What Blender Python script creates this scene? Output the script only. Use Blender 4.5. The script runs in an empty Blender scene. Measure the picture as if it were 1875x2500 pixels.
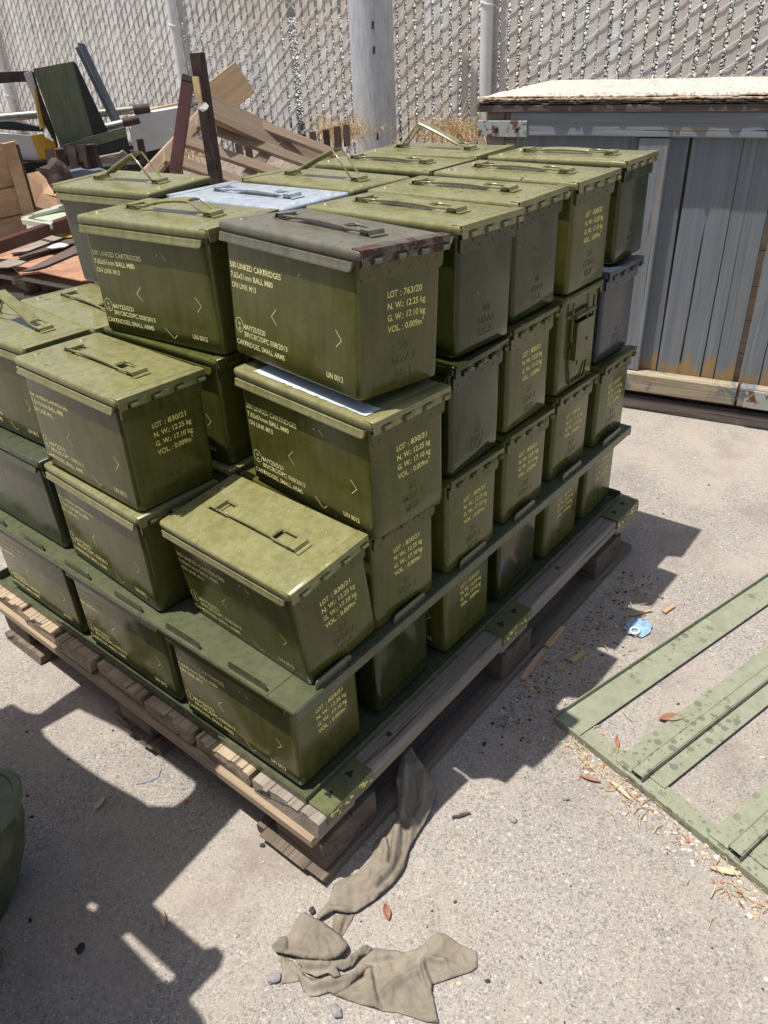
import bpy, bmesh, math, random
from mathutils import Matrix, Vector, noise
random.seed(7)
sc = bpy.context.scene
R = math.radians
# ---------------------------------------------------------------- camera
CAM = Vector((-0.5046, -0.6278, 0.9924)); FPX = 1885.9
def euler_zxz(a, b, c): return Matrix.Rotation(a, 4, 'Z') @ Matrix.Rotation(b, 4, 'X') @ Matrix.Rotation(c, 4, 'Z')
CROT = euler_zxz(-0.858457, 1.011481, -0.053001)
cd = bpy.data.cameras.new('camera'); cam = bpy.data.objects.new('camera', cd); sc.collection.objects.link(cam)
cam.matrix_world = Matrix.Translation(CAM) @ CROT
cd.sensor_fit = 'HORIZONTAL'; cd.sensor_width = 36; cd.lens = 36 * FPX / 1875; cd.clip_start = .02; cd.clip_end = 300
sc.camera = cam
# ---------------------------------------------------------------- sky and sun (sun comes from -X +Y, high)
SUN = Vector((-.20, .19, 1)).normalized(); ELEV = math.asin(SUN.z)
world = bpy.data.worlds.new('World'); sc.world = world; world.use_nodes = True
wn = world.node_tree; bg = wn.nodes['Background']
sky = wn.nodes.new('ShaderNodeTexSky'); sky.sky_type = 'NISHITA'; sky.sun_disc = False
sky.sun_elevation = ELEV; sky.sun_rotation = math.atan2(SUN.x, SUN.y); sky.air_density = 1.0; sky.dust_density = 3.0; sky.ozone_density = 1.0
wn.links.new(sky.outputs[0], bg.inputs[0]); bg.inputs[1].default_value = .09
sl = bpy.data.lights.new('sun', 'SUN'); sl.energy = 4.6; sl.angle = R(.55); sl.color = (1, .955, .89)
so = bpy.data.objects.new('sun', sl); sc.collection.objects.link(so); so.rotation_euler = (-SUN).to_track_quat('-Z', 'Y').to_euler()
sc.view_settings.view_transform = 'Standard'; sc.view_settings.look = 'None'; sc.view_settings.exposure = 0.25; sc.view_settings.gamma = 1
# ---------------------------------------------------------------- measuring helpers (pixel of the photograph + a real distance -> a place)
def ray(px, py): return (CROT.to_3x3() @ Vector(((px - 937.5) / FPX, -(py - 1250) / FPX, -1)))
def at(px, py, D):
    d = ray(px, py); return CAM + d * (D / math.hypot(d.x, d.y))
def atz(px, py, z):
    d = ray(px, py); return CAM + d * ((z - CAM.z) / d.z)
# ---------------------------------------------------------------- object helpers
WM = {}
def tag(o, label=None, cat=None, group=None, kind=None):
    if label: o['label'] = label
    if cat: o['category'] = cat
    if group: o['group'] = group
    if kind: o['kind'] = kind
    return o
def link(o, M=None, parent=None):
    sc.collection.objects.link(o)
    M = M or (WM[parent.name] if parent else Matrix())
    if parent:
        o.parent = parent; o.matrix_basis = WM[parent.name].inverted() @ M
    else: o.matrix_basis = M
    WM[o.name] = M.copy(); return o
def empty(name, M=None, label=None, cat=None, group=None):
    o = bpy.data.objects.new(name, None); o.empty_display_size = .05
    if isinstance(M, (tuple, Vector)): M = Matrix.Translation(M)
    link(o, M); return tag(o, label, cat, group)
def shade(me, ang=None):
    for p in me.polygons: p.use_smooth = True
    if ang is not None: me.set_sharp_from_angle(angle=R(ang))
def mesh_of(bm, mat, smooth=35, name='m'):
    bmesh.ops.recalc_face_normals(bm, faces=bm.faces)
    me = bpy.data.meshes.new(name); bm.to_mesh(me); bm.free()
    for m in (mat if isinstance(mat, (list, tuple)) else [mat]): me.materials.append(m)
    if smooth: shade(me, smooth)
    return me
def mk(name, bm_or_me, mat=None, parent=None, M=None, smooth=35):
    me = bm_or_me if isinstance(bm_or_me, bpy.types.Mesh) else mesh_of(bm_or_me, mat, smooth, name)
    return link(bpy.data.objects.new(name, me), M, parent)
def box(bm, lo, hi, bev=0, seg=2, M=None, mi=0):
    r = bmesh.ops.create_cube(bm, size=1); vs = r['verts']
    for v in vs: v.co = Vector([(lo[i] + hi[i]) / 2 + v.co[i] * (hi[i] - lo[i]) for i in range(3)])
    fs = {f for v in vs for f in v.link_faces}
    for f in fs: f.material_index = mi
    if bev:
        es = {e for v in vs for e in v.link_edges}
        r = bmesh.ops.bevel(bm, geom=list(es), offset=bev, segments=seg, affect='EDGES', profile=.6)
        vs = list({v for f in r['faces'] for v in f.verts} | {v for v in vs if v.is_valid})
        for f in r['faces']: f.material_index = mi
    if M: bmesh.ops.transform(bm, matrix=M, verts=vs)
    return vs
def prism(bm, loop, a, b, axis='z', mi=0):
    """closed 2-D loop extruded between a and b along an axis"""
    def P(u, v, w): return {'z': (u, v, w), 'y': (u, w, v), 'x': (w, u, v)}[axis]
    A = [bm.verts.new(P(u, v, a)) for u, v in loop]; B = [bm.verts.new(P(u, v, b)) for u, v in loop]; n = len(loop)
    fs = [bm.faces.new((A[i], A[(i + 1) % n], B[(i + 1) % n], B[i])) for i in range(n)]
    fs += [bm.faces.new(A[::-1]), bm.faces.new(B)]
    for f in fs: f.material_index = mi
    return A + B
def rrect(x0, y0, x1, y1, r, n=4):
    out = []
    for cx, cy, a0 in ((x1 - r, y0 + r, -90), (x1 - r, y1 - r, 0), (x0 + r, y1 - r, 90), (x0 + r, y0 + r, 180)):
        for i in range(n + 1):
            a = R(a0 + 90 * i / n); out.append((cx + r * math.cos(a), cy + r * math.sin(a)))
    return out
def tube(bm, pts, r, n=8, caps=True, closed=False, mi=0):
    pts = [Vector(p) for p in pts]; rings = []; up = None
    m = len(pts)
    for i, p in enumerate(pts):
        if closed: t = (pts[(i + 1) % m] - pts[i - 1])
        else: t = (pts[min(i + 1, m - 1)] - pts[max(i - 1, 0)])
        t.normalize()
        if up is None: up = t.orthogonal().normalized()
        else:
            up = up - t * up.dot(t)
            up = up.normalized() if up.length > 1e-6 else t.orthogonal().normalized()
        s = t.cross(up); rr = r[i] if isinstance(r, (list, tuple)) else r
        rings.append([bm.verts.new(p + (up * math.cos(2 * math.pi * k / n) + s * math.sin(2 * math.pi * k / n)) * rr) for k in range(n)])
    for i in range(m if closed else m - 1):
        a, b = rings[i], rings[(i + 1) % m]
        for k in range(n): bm.faces.new((a[k], a[(k + 1) % n], b[(k + 1) % n], b[k])).material_index = mi
    if caps and not closed: bm.faces.new(rings[0][::-1]).material_index = mi; bm.faces.new(rings[-1]).material_index = mi
def frameM(o, x, up):
    """matrix with local X along x, Z near up, origin o"""
    x = Vector(x).normalized(); y = Vector(up).cross(x).normalized(); z = x.cross(y)
    return Matrix.Translation(o) @ Matrix((x, y, z)).transposed().to_4x4()
# ---------------------------------------------------------------- materials
class N:
    def __init__(s, name):
        s.m = bpy.data.materials.new(name); s.m.use_nodes = True; s.t = s.m.node_tree; s.b = s.t.nodes['Principled BSDF']
    def n(s, kind, **kw):
        o = s.t.nodes.new('ShaderNode' + kind)
        for k, v in kw.items():
            if k in o.inputs: o.inputs[k].default_value = v
            else: setattr(o, k, v)
        return o
    def l(s, a, b): s.t.links.new(a, b)
    def math(s, op, a, b=0.0, c=None, clamp=False):
        o = s.n('Math', operation=op, use_clamp=clamp)
        for i, v in enumerate((a, b) if c is None else (a, b, c)):
            if isinstance(v, (int, float)): o.inputs[i].default_value = v
            else: s.l(v, o.inputs[i])
        return o.outputs[0]
    def ramp(s, f, stops, interp='LINEAR'):
        o = s.n('ValToRGB'); e = o.color_ramp.elements; o.color_ramp.interpolation = interp
        while len(e) < len(stops): e.new(.5)
        for x, (p, c) in zip(e, stops):
            x.position = p; x.color = (c, c, c, 1) if isinstance(c, (int, float)) else (*c, 1)
        s.l(f, o.inputs[0]); return o.outputs[0]
    def mix(s, f, a, b, mode='MIX'):
        o = s.n('Mix', data_type='RGBA', blend_type=mode, clamp_factor=True)
        for i, v in ((0, f), (6, a), (7, b)):
            if isinstance(v, (int, float)) : o.inputs[i].default_value = v if i == 0 else (v, v, v, 1)
            elif isinstance(v, tuple): o.inputs[i].default_value = (*v, 1)
            else: s.l(v, o.inputs[i])
        return o.outputs[2]
    def coords(s, scale=(1, 1, 1), rnd=True):
        """object coordinates shifted by a per-object random amount, stretched"""
        tc = s.n('TexCoord'); out = tc.outputs['Object']
        if rnd:
            oi = s.n('ObjectInfo'); v = s.n('VectorMath', operation='ADD'); k = s.math('MULTIPLY', oi.outputs['Random'], 37.0)
            c = s.n('CombineXYZ'); s.l(k, c.inputs[0]); s.l(s.math('MULTIPLY', k, 1.7), c.inputs[1]); s.l(s.math('MULTIPLY', k, .6), c.inputs[2])
            s.l(out, v.inputs[0]); s.l(c.outputs[0], v.inputs[1]); out = v.outputs[0]
        v = s.n('VectorMath', operation='MULTIPLY'); v.inputs[1].default_value = scale; s.l(out, v.inputs[0]); return v.outputs[0]
    def noise(s, vec, scale, detail=4, rough=.55, dist=0):
        o = s.n('TexNoise', Scale=scale, Detail=detail, Roughness=rough, Distortion=dist); s.l(vec, o.inputs['Vector']); return o.outputs['Fac']
    def bump(s, h, strength=.3, dist=.001, prev=None):
        o = s.n('Bump', Strength=strength, Distance=dist); s.l(h, o.inputs['Height'])
        if prev: s.l(prev, o.inputs['Normal'])
        s.l(o.outputs[0], s.b.inputs['Normal']); return o.outputs[0]
    def out(s, col=None, rough=None, metal=None, spec=None):
        for k, v in (('Base Color', col), ('Roughness', rough), ('Metallic', metal), ('Specular IOR Level', spec)):
            if v is None: continue
            if isinstance(v, tuple): s.b.inputs[k].default_value = (*v, 1)
            elif isinstance(v, (int, float)): s.b.inputs[k].default_value = v
            else: s.l(v, s.b.inputs[k])
        return s.m
def paint(name, a, b, rough=.22, dust=.35, dustcol=(.23, .21, .13), rust=0., wave=.25):
    """gloss paint on pressed steel: mottled colour, vertical run streaks, dried water marks, optional rust spots"""
    s = N(name); c = s.coords()
    f = s.noise(c, 9, 5, .6, .6); fine = s.noise(c, 140, 3, .6)
    col = s.mix(s.ramp(f, [(.25, 0.), (.75, 1.)]), a, b)
    st = s.noise(s.coords((42, 42, 6)), 1.6, 4, .6)
    col = s.mix(s.ramp(st, [(.42, 0.), (.72, .55)]), col, tuple(x * .5 for x in a))
    sc2 = s.noise(s.coords((260, 260, 14)), 1.1, 2, .5); sc3 = s.noise(c, 6, 3, .6); col = s.mix(s.math('MULTIPLY', s.ramp(sc2, [(.70, 0.), (.76, .5)]), s.ramp(sc3, [(.52, 0.), (.6, 1.)])), col, tuple(min(1, x * 2.2) for x in b))
    blot = s.noise(c, 17, 7, .72, .4)
    dm = s.ramp(blot, [(.45, 0.), (.80, dust)])
    col = s.mix(dm, col, dustcol)
    col = s.mix(s.ramp(fine, [(.3, .18), (.55, 0.)]), col, tuple(x * .4 for x in a))
    rf = s.math('ADD', s.math('MULTIPLY', dm, .45), s.math('ADD', s.math('MULTIPLY', fine, .10), rough - .05))
    if rust:
        rm = s.ramp(s.noise(c, 30, 6, .65, .8), [(.74 - rust, 0.), (.76 - rust, 1.)])
        col = s.mix(rm, col, (.075, .036, .026)); rf = s.math('MAXIMUM', rf, s.math('MULTIPLY', rm, .8))
    spots = s.n('TexVoronoi', Scale=34.0); s.l(c, spots.inputs['Vector'])
    chip = s.ramp(spots.outputs['Distance'], [(.035, 1.), (.05, 0.)])
    col = s.mix(s.math('MULTIPLY', chip, .6), col, (.33, .32, .24))
    s.out(col, rf, None, .38)
    big = s.noise(c, 7, 2, .5); p = s.bump(big, wave, .012)
    s.bump(fine, .12, .0006, p)
    return s.m
def wood(name, cols, dirs='x', scale=1., crack=.5, rough=.85, stain=None, bumpk=.8):
    """sawn timber, grain along a local axis"""
    s = N(name); st = {'x': (1.2, 30, 30), 'y': (30, 1.2, 30), 'z': (30, 30, 1.2)}[dirs]
    st = tuple(v * scale for v in st)
    g = s.noise(s.coords(st), 2.2, 6, .65, .4); lg = s.noise(s.coords(tuple(v * .25 for v in st)), 3, 3, .5, .8)
    fine = s.noise(s.coords(tuple(v * 3.2 for v in st)), 3.5, 3, .6)
    col = s.mix(s.ramp(g, [(.3, 0.), (.7, 1.)]), cols[0], cols[1])
    col = s.mix(s.ramp(lg, [(.4, 0.), (.7, .8)]), col, cols[2])
    ck = s.ramp(s.noise(s.coords(tuple(v * (.55 if v < 5 else 1.1) for v in st)), 3.1, 3, .5), [(.30, 1.), (.36, 0.)])
    ckm = s.math('MULTIPLY', ck, crack); col = s.mix(ckm, col, tuple(x * .18 for x in cols[0]))
    col = s.mix(s.ramp(fine, [(.35, .4), (.6, 0.)]), col, tuple(x * .45 for x in cols[0]))
    if stain: col = s.mix(s.ramp(s.noise(s.coords((5, 5, 5)), 1.3, 5, .7, 1.), [(.5, 0.), (.58, 1.)]), col, stain)
    s.out(col, rough)
    h = s.math('SUBTRACT', s.math('ADD', s.math('MULTIPLY', g, .6), s.math('MULTIPLY', fine, .4)), s.math('MULTIPLY', ck, 1.2 * crack))
    s.bump(h, bumpk, .0025); return s.m
def plain(name, col, rough=.6, var=.25, scale=30, metal=0, bumpk=.2):
    s = N(name); c = s.coords(); f = s.noise(c, scale, 5, .65, .3)
    s.out(s.mix(s.ramp(f, [(.3, 0.), (.7, 1.)]), tuple(x * (1 - var) for x in col), tuple(min(1, x * (1 + var)) for x in col)), rough, metal)
    s.bump(s.noise(c, scale * 4, 3), bumpk, .0008); return s.m

M = {}
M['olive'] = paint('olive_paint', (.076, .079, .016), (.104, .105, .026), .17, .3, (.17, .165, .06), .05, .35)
M['olive_lid'] = paint('sunlit_olive_lid_paint', (.215, .206, .084), (.262, .250, .115), .19, .4, (.34, .325, .20), .075, .35)  # olive lightened on exposed lids to paint in sun and sky glare
M['olive_green'] = paint('green_olive_paint', (.060, .068, .038), (.080, .088, .05), .24, .25, (.15, .155, .10))
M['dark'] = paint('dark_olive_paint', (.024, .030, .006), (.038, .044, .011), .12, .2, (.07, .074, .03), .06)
M['frame'] = paint('frame_green_paint', (.088, .098, .052), (.112, .122, .068), .26, .3, (.18, .19, .12))
M['bracket'] = paint('bracket_green_paint', (.125, .138, .060), (.16, .172, .084), .3, .35, (.26, .27, .14))
M['brown_lid'] = paint('grey_brown_paint', (.145, .134, .096), (.175, .163, .120), .3, .3, (.2, .19, .15))
M['rusty'] = paint('rusty_edge_paint', (.115, .106, .078), (.125, .105, .082), .32, .3, (.16, .13, .1), .225)
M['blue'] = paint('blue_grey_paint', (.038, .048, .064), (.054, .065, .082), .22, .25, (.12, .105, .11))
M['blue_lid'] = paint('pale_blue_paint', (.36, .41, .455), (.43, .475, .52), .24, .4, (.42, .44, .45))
M['ftrack'] = paint('ground_frame_paint', (.175, .21, .115), (.21, .245, .14), .5, .3, (.30, .31, .2), 0, .1)
def printed(name, col, under):
    s = N(name); c = s.coords(); m = s.ramp(s.noise(c, 170, 4, .7), [(.28, .7), (.37, 0.)]); big = s.ramp(s.noise(c, 14, 3, .6), [(.33, .35), (.55, 0.)])
    s.out(s.mix(s.math('MAXIMUM', m, big), col, under), .55); return s.m
M['yellow'] = printed('yellow_print', (.97, .87, .27), (.25, .23, .07)); M['cream'] = printed('pale_print', (.92, .85, .42), (.25, .24, .09))
M['dk'] = plain('dark_recess', (.012, .012, .010), .7)
M['steel'] = plain('worn_steel', (.30, .29, .24), .38, .3, 60, .6)
M['wood_pallet'] = wood('pallet_wood', [(.40, .30, .20), (.58, .47, .33), (.27, .20, .135)], crack=.8, bumpk=1.)
M['wood_grey'] = wood('grey_weathered_wood', [(.29, .245, .20), (.43, .37, .31), (.20, .165, .135)], crack=.8, bumpk=1.)
M['wood_brown'] = wood('brown_pallet_wood', [(.34, .245, .165), (.46, .345, .245), (.25, .175, .12)], crack=.3, bumpk=.4)
M['wood_new'] = wood('fresh_timber', [(.52, .34, .19), (.64, .46, .28), (.40, .25, .13)], scale=.7, crack=.12, bumpk=.3)
M['wood_dark'] = wood('dark_aged_timber', [(.11, .08, .065), (.18, .135, .11), (.075, .055, .045)])
M['wood_shaded'] = wood('shaded_pallet_wood', [(.15, .115, .088), (.26, .205, .155), (.10, .075, .058)], crack=.9, bumpk=1.)  # bottom boards: shade under the deck darkened into the wood colour
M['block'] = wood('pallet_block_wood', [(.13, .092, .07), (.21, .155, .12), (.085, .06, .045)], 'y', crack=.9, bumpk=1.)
def blue_wood(name, d, stain=.5):
    s = N(name); st = {'x': (1.2, 30, 30), 'z': (30, 30, 1.2)}[d]
    g = s.noise(s.coords(st), 2.2, 6, .65, .4); lg = s.noise(s.coords(tuple(v * .3 for v in st)), 2, 4, .6, 1)
    col = s.mix(s.ramp(g, [(.3, 0.), (.7, 1.)]), (.20, .225, .245), (.30, .325, .345))
    col = s.mix(s.ramp(lg, [(.35, 0.), (.7, .7)]), col, (.13, .125, .13))
    ck = s.ramp(s.noise(s.coords(tuple(v * (.4 if v < 5 else 1.2) for v in st)), 3.3, 2, .5), [(.28, 1.), (.33, 0.)])
    col = s.mix(ck, col, (.012, .012, .014))
    pl = s.ramp(s.noise(s.coords(tuple(v * (1.6 if v < 5 else .8) for v in st)), 2.3, 6, .75, 1.6), [(.66 - .06 * stain, 0.), (.70 - .05 * stain, 1.)])
    col = s.mix(s.math('MULTIPLY', pl, .8), col, (.33, .24, .14))
    s.out(col, .72); h = s.math('SUBTRACT', g, ck); s.bump(h, .7, .002); return s.m
def panel_wood():
    s = N('blue_grey_painted_panel_boards'); st = (1.0, 30, 30); v = s.coords(st); g = s.noise(v, 2.2, 6, .65, .4); lg = s.noise(s.coords((.5, 14, 14)), 2, 5, .65, 1)
    col = s.mix(s.ramp(g, [(.3, 0.), (.7, 1.)]), (.15, .172, .195), (.24, .265, .288)); col = s.mix(s.ramp(lg, [(.42, 0.), (.70, .7)]), col, (.15, .152, .16))
    col = s.mix(s.ramp(s.noise(s.coords((1.4, 22, 22)), 1.7, 6, .75, 1.2), [(.60, 0.), (.66, .7)]), col, (.27, .20, .14))
    ck = s.ramp(s.noise(s.coords((.30, 15, 15)), 3.3, 2, .5), [(.27, 1.), (.30, 0.)]); col = s.mix(ck, col, (.012, .012, .014))
    tc = s.n('TexCoord'); sx = s.n('SeparateXYZ'); s.l(tc.outputs['Object'], sx.inputs[0])
    edge = s.math('ADD', sx.outputs[0], s.math('MULTIPLY', s.math('SUBTRACT', s.noise(s.coords((3, 9, 9)), 2.2, 4, .6), .5), -.28))
    col = s.mix(s.ramp(edge, [(.055, 1.), (.075, 0.)]), col, s.mix(g, (.24, .155, .07), (.40, .28, .14)))
    s.out(col, .75); s.bump(s.math('SUBTRACT', g, ck), .9, .0025); return s.m
M['blue_panel'] = panel_wood()
M['blue_x'] = blue_wood('blue_grey_painted_beam', 'x', 1.3); M['blue_z'] = blue_wood('blue_grey_painted_panel', 'z', .2); M['blue_worn'] = wood('bare_beam_with_paint_remains', [(.34, .27, .18), (.52, .44, .31), (.24, .19, .13)], stain=(.15, .165, .18), crack=.6)
def ground_mat():
    s = N('concrete_ground'); tc = s.n('TexCoord'); c = tc.outputs['Object']
    v1 = s.n('TexVoronoi', Scale=520.0); s.l(c, v1.inputs['Vector']); v2 = s.n('TexVoronoi', Scale=270.0); s.l(c, v2.inputs['Vector'])
    v3 = s.n('TexVoronoi', Scale=120.0); s.l(c, v3.inputs['Vector'])
    sp = s.n('SeparateColor'); s.l(v1.outputs['Color'], sp.inputs[0]); sp2 = s.n('SeparateColor'); s.l(v2.outputs['Color'], sp2.inputs[0]); sp3 = s.n('SeparateColor'); s.l(v3.outputs['Color'], sp3.inputs[0])
    big = s.noise(c, 1.6, 5, .6, .4); mid = s.noise(c, 11, 5, .65)
    col = s.mix(s.ramp(big, [(.35, 0.), (.65, 1.)]), (.325, .296, .262), (.398, .366, .328))
    col = s.mix(s.ramp(mid, [(.4, 0.), (.75, .45)]), col, (.36, .31, .265))
    col = s.mix(.95, col, s.ramp(sp.outputs[0], [(0., .52), (.14, .62), (.16, .88), (.8, 1.), (.93, 1.22), (1., 1.5)]), 'MULTIPLY')
    col = s.mix(.7, col, s.ramp(sp2.outputs[1], [(0., .55), (.10, .60), (.13, .93), (.85, 1.), (.95, 1.12), (1., 1.5)]), 'MULTIPLY')
    peb = s.math('MULTIPLY', s.ramp(sp3.outputs[0], [(.93, 0.), (.94, 1.)]), s.ramp(v3.outputs['Distance'], [(.25, 1.), (.38, 0.)]))
    pc = s.ramp(sp3.outputs[1], [(0., (.16, .15, .15)), (.35, (.30, .29, .28)), (.6, (.58, .50, .40)), (.85, (.72, .70, .64)), (1., (.55, .33, .24))], 'CONSTANT')
    col = s.mix(s.math('MULTIPLY', peb, .6), col, pc)
    dust = s.noise(c, 3.4, 6, .7, .8); col = s.mix(s.ramp(dust, [(.46, 0.), (.66, .7)]), col, (.40, .345, .29))
    dirt = s.noise(c, 5.5, 6, .7, .3); col = s.mix(s.ramp(dirt, [(.54, 0.), (.72, .55)]), col, (.20, .165, .145))
    oil = s.noise(c, 2.1, 7, .75, .5); col = s.mix(s.ramp(oil, [(.58, 0.), (.70, .4)]), col, (.20, .18, .165))
    s.out(col, .92)
    h = s.math('ADD', s.math('MULTIPLY', sp.outputs[2], .5), s.math('MULTIPLY', s.math('SUBTRACT', .6, v2.outputs['Distance']), .7))
    s.bump(s.math('ADD', h, peb), .6, .0011); return s.m
M['ground'] = ground_mat()
def gravel_mat():
    s = N('riprap_gravel'); tc = s.n('TexCoord'); c = tc.outputs['Object']
    v = s.n('TexVoronoi', Scale=42.0); s.l(c, v.inputs['Vector']); e = s.n('TexVoronoi', Scale=42.0, feature='DISTANCE_TO_EDGE'); s.l(c, e.inputs['Vector'])
    sp = s.n('SeparateColor'); s.l(v.outputs['Color'], sp.inputs[0])
    col = s.ramp(sp.outputs[0], [(0., (.36, .36, .35)), (.5, (.60, .59, .56)), (1., (.80, .78, .74))])
    col = s.mix(s.ramp(e.outputs['Distance'], [(.02, 1.), (.12, 0.)]), col, (.05, .048, .045))
    s.out(col, .9); s.bump(s.ramp(e.outputs['Distance'], [(0., 0.), (.3, 1.)]), 1., .02); return s.m
M['gravel'] = gravel_mat()
def slat_mat():
    s = N('weathered_fence_slats'); tc = s.n('TexCoord'); sx = s.n('SeparateXYZ'); s.l(tc.outputs['Object'], sx.inputs[0])
    idx = s.math('FLOOR', s.math('DIVIDE', s.math('ADD', sx.outputs[1], 0.0), .057)); wnn = s.n('TexWhiteNoise', noise_dimensions='1D'); s.l(idx, wnn.inputs['W'])
    g = s.noise(s.coords((40, 40, 1.6), False), 2, 6, .65, .3); blot = s.noise(s.coords((3, 3, 1.4), False), 2.5, 5, .65, .8)
    col = s.mix(wnn.outputs['Value'], (.64, .61, .565), (.88, .86, .82))
    col = s.mix(s.ramp(g, [(.35, .5), (.62, 0.)]), col, (.42, .385, .345))
    col = s.mix(s.ramp(blot, [(.50, 0.), (.74, .45)]), col, (.42, .375, .34))
    col = s.mix(s.ramp(s.noise(s.coords((1, 1, 1), False), 1.1, 3), [(.5, 0.), (.6, .35)]), col, (.52, .40, .29))
    s.out(col, .9); s.bump(g, .5, .002); return s.m
M['slat'] = slat_mat()
M['galv'] = plain('galvanised_wire', (.86, .85, .82), .5, .1, 50, .0)
M['galvpipe'] = paint('grey_painted_pipe', (.52, .54, .56), (.62, .63, .64), .42, .4, (.66, .65, .63), 0, .1)
M['whitepost'] = plain('white_painted_post', (.74, .73, .70), .45, .08, 12)
M['rust'] = plain('rusted_steel', (.062, .038, .030), .75, .5, 22, .1, .6)
M['rust2'] = plain('red_brown_paint', (.080, .030, .024), .38, .3, 10, 0, .1)
M['white'] = plain('chalky_white_paint', (.62, .61, .58), .5, .1, 6)
M['yel'] = plain('yellow_machine_paint', (.62, .36, .035), .45, .2, 8)
M['gpanel'] = paint('dark_green_panel_paint', (.13, .15, .088), (.165, .18, .11), .4, .3, (.2, .21, .14))
M['black'] = plain('black_channel', (.02, .022, .022), .45, .3, 15)
M['ba'] = plain('blue_grey_angle_paint', (.15, .18, .21), .4, .2, 14)
M['card'] = plain('torn_cardboard', (.40, .25, .15), .85, .15, 9)
M['veneer'] = wood('peeling_veneer', [(.42, .22, .13), (.52, .30, .19), (.34, .17, .10)], 'x', .5, .2, .7, (.30, .14, .09), .3)
M['paleg'] = plain('pale_green_tray', (.50, .54, .42), .4, .1, 8)
M['straw'] = plain('dry_straw', (.52, .38, .20), .8, .3, 30)
M['leaf'] = plain('dead_leaf', (.30, .14, .075), .6, .3, 40)
M['leafpale'] = plain('pale_dead_leaf', (.55, .42, .28), .6, .3, 40)
M['chip'] = plain('orange_plastic', (.55, .14, .07), .5, .2)
M['bscrap'] = plain('sky_blue_plastic', (.26, .42, .58), .4, .35, 90)
M['wscrap'] = plain('white_scrap', (.75, .75, .72), .5, .1)
M['stone'] = plain('grey_stone', (.30, .29, .29), .8, .3, 40)
M['dstone'] = plain('black_stone', (.03, .03, .032), .7, .3, 40)
M['wstone'] = plain('white_grit', (.62, .58, .50), .8, .2, 40)
M['ply'] = wood('delaminated_plywood', [(.46, .30, .17), (.56, .40, .26), (.36, .23, .14)], 'y', .6, .3, .8, (.55, .50, .42), .5)
M['plytop'] = plain('bleached_splinters', (.56, .50, .42), .9, .3, 60, 0, 1.)
M['plyedge'] = wood('rotten_ply_edge', [(.10, .07, .05), (.30, .25, .20), (.04, .03, .025)], 'y', 1.5, .8)
M['plate'] = plain('rusty_pale_plate', (.36, .38, .35), .55, .2, 20)
def rplate():
    s = N('flaking_zinc_plate'); c = s.coords(); f = s.noise(c, 22, 6, .7, 1.2)
    m = s.ramp(f, [(.50, 0.), (.54, 1.)]); s.out(s.mix(m, (.40, .43, .40), (.16, .062, .035)), .6, .1); s.bump(f, .4, .002); return s.m
M['plate'] = rplate()
def cloth_mat():
    s = N('dirty_canvas'); c = s.coords(); f = s.noise(c, 12, 6, .65, .6); w = s.n('TexNoise', Scale=900.0, Detail=2.0); s.l(c, w.inputs['Vector'])
    col = s.mix(s.ramp(f, [(.35, 0.), (.68, 1.)]), (.185, .157, .120), (.335, .292, .230)); s.out(col, .95)
    s.bump(w.outputs[0], .5, .0008, s.bump(f, .4, .006)); return s.m
M['cloth'] = cloth_mat()

# ================================================================= SETTING
GZ = -.15
bm = bmesh.new(); bmesh.ops.create_grid(bm, x_segments=2, y_segments=2, size=60); bmesh.ops.translate(bm, vec=(0, 0, GZ), verts=bm.verts)
tag(mk('ground', bm, M['ground'], smooth=0), 'pale speckled concrete ground in full sun', kind='structure')
# gravel bank beyond the fence, and the low dirt bank in front of its foot
bm = bmesh.new(); nx, ny = 70, 200; grid = []
for i in range(nx + 1):
    row = []
    for j in range(ny + 1):
        x = 3.32 + 2.6 * i / nx; y = -1.5 + 11 * j / ny
        top = 1.75 if y < 2.7 else 1.75 - .68 * min(1, (y - 2.7) / .5)
        z = min(GZ + (x - 3.32) * 2.2 + .2, top) + .03 * noise.noise(Vector((x * 9, y * 9, 0))) + .02 * noise.noise(Vector((x * 30, y * 30, 3)))
        row.append(bm.verts.new((x, y, z)))
    grid.append(row)
for i in range(nx):
    for j in range(ny): bm.faces.new((grid[i][j], grid[i + 1][j], grid[i + 1][j + 1], grid[i][j + 1]))
tag(mk('gravel_bank', bm, M['gravel'], smooth=0), 'grey gravel slope behind the slatted fence', kind='structure')
bm = bmesh.new(); grid = []
for i in range(16):
    row = []
    for j in range(120):
        x = 2.62 + .60 * i / 15; y = .9 + 6.5 * j / 119
        row.append(bm.verts.new((x, y, GZ - .01 + .50 * (i / 15) ** .8 + (.03 * noise.noise(Vector((x * 7, y * 7, 0))) if i else 0))))
    grid.append(row)
for i in range(15):
    for j in range(119): bm.faces.new((grid[i][j], grid[i + 1][j], grid[i + 1][j + 1], grid[i][j + 1]))
tag(mk('dirt_bank', bm, plain('dry_dirt', (.22, .18, .15), .95, .4, 25, 0, .8)), 'low bank of dirt along the fence foot', kind='structure')

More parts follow.
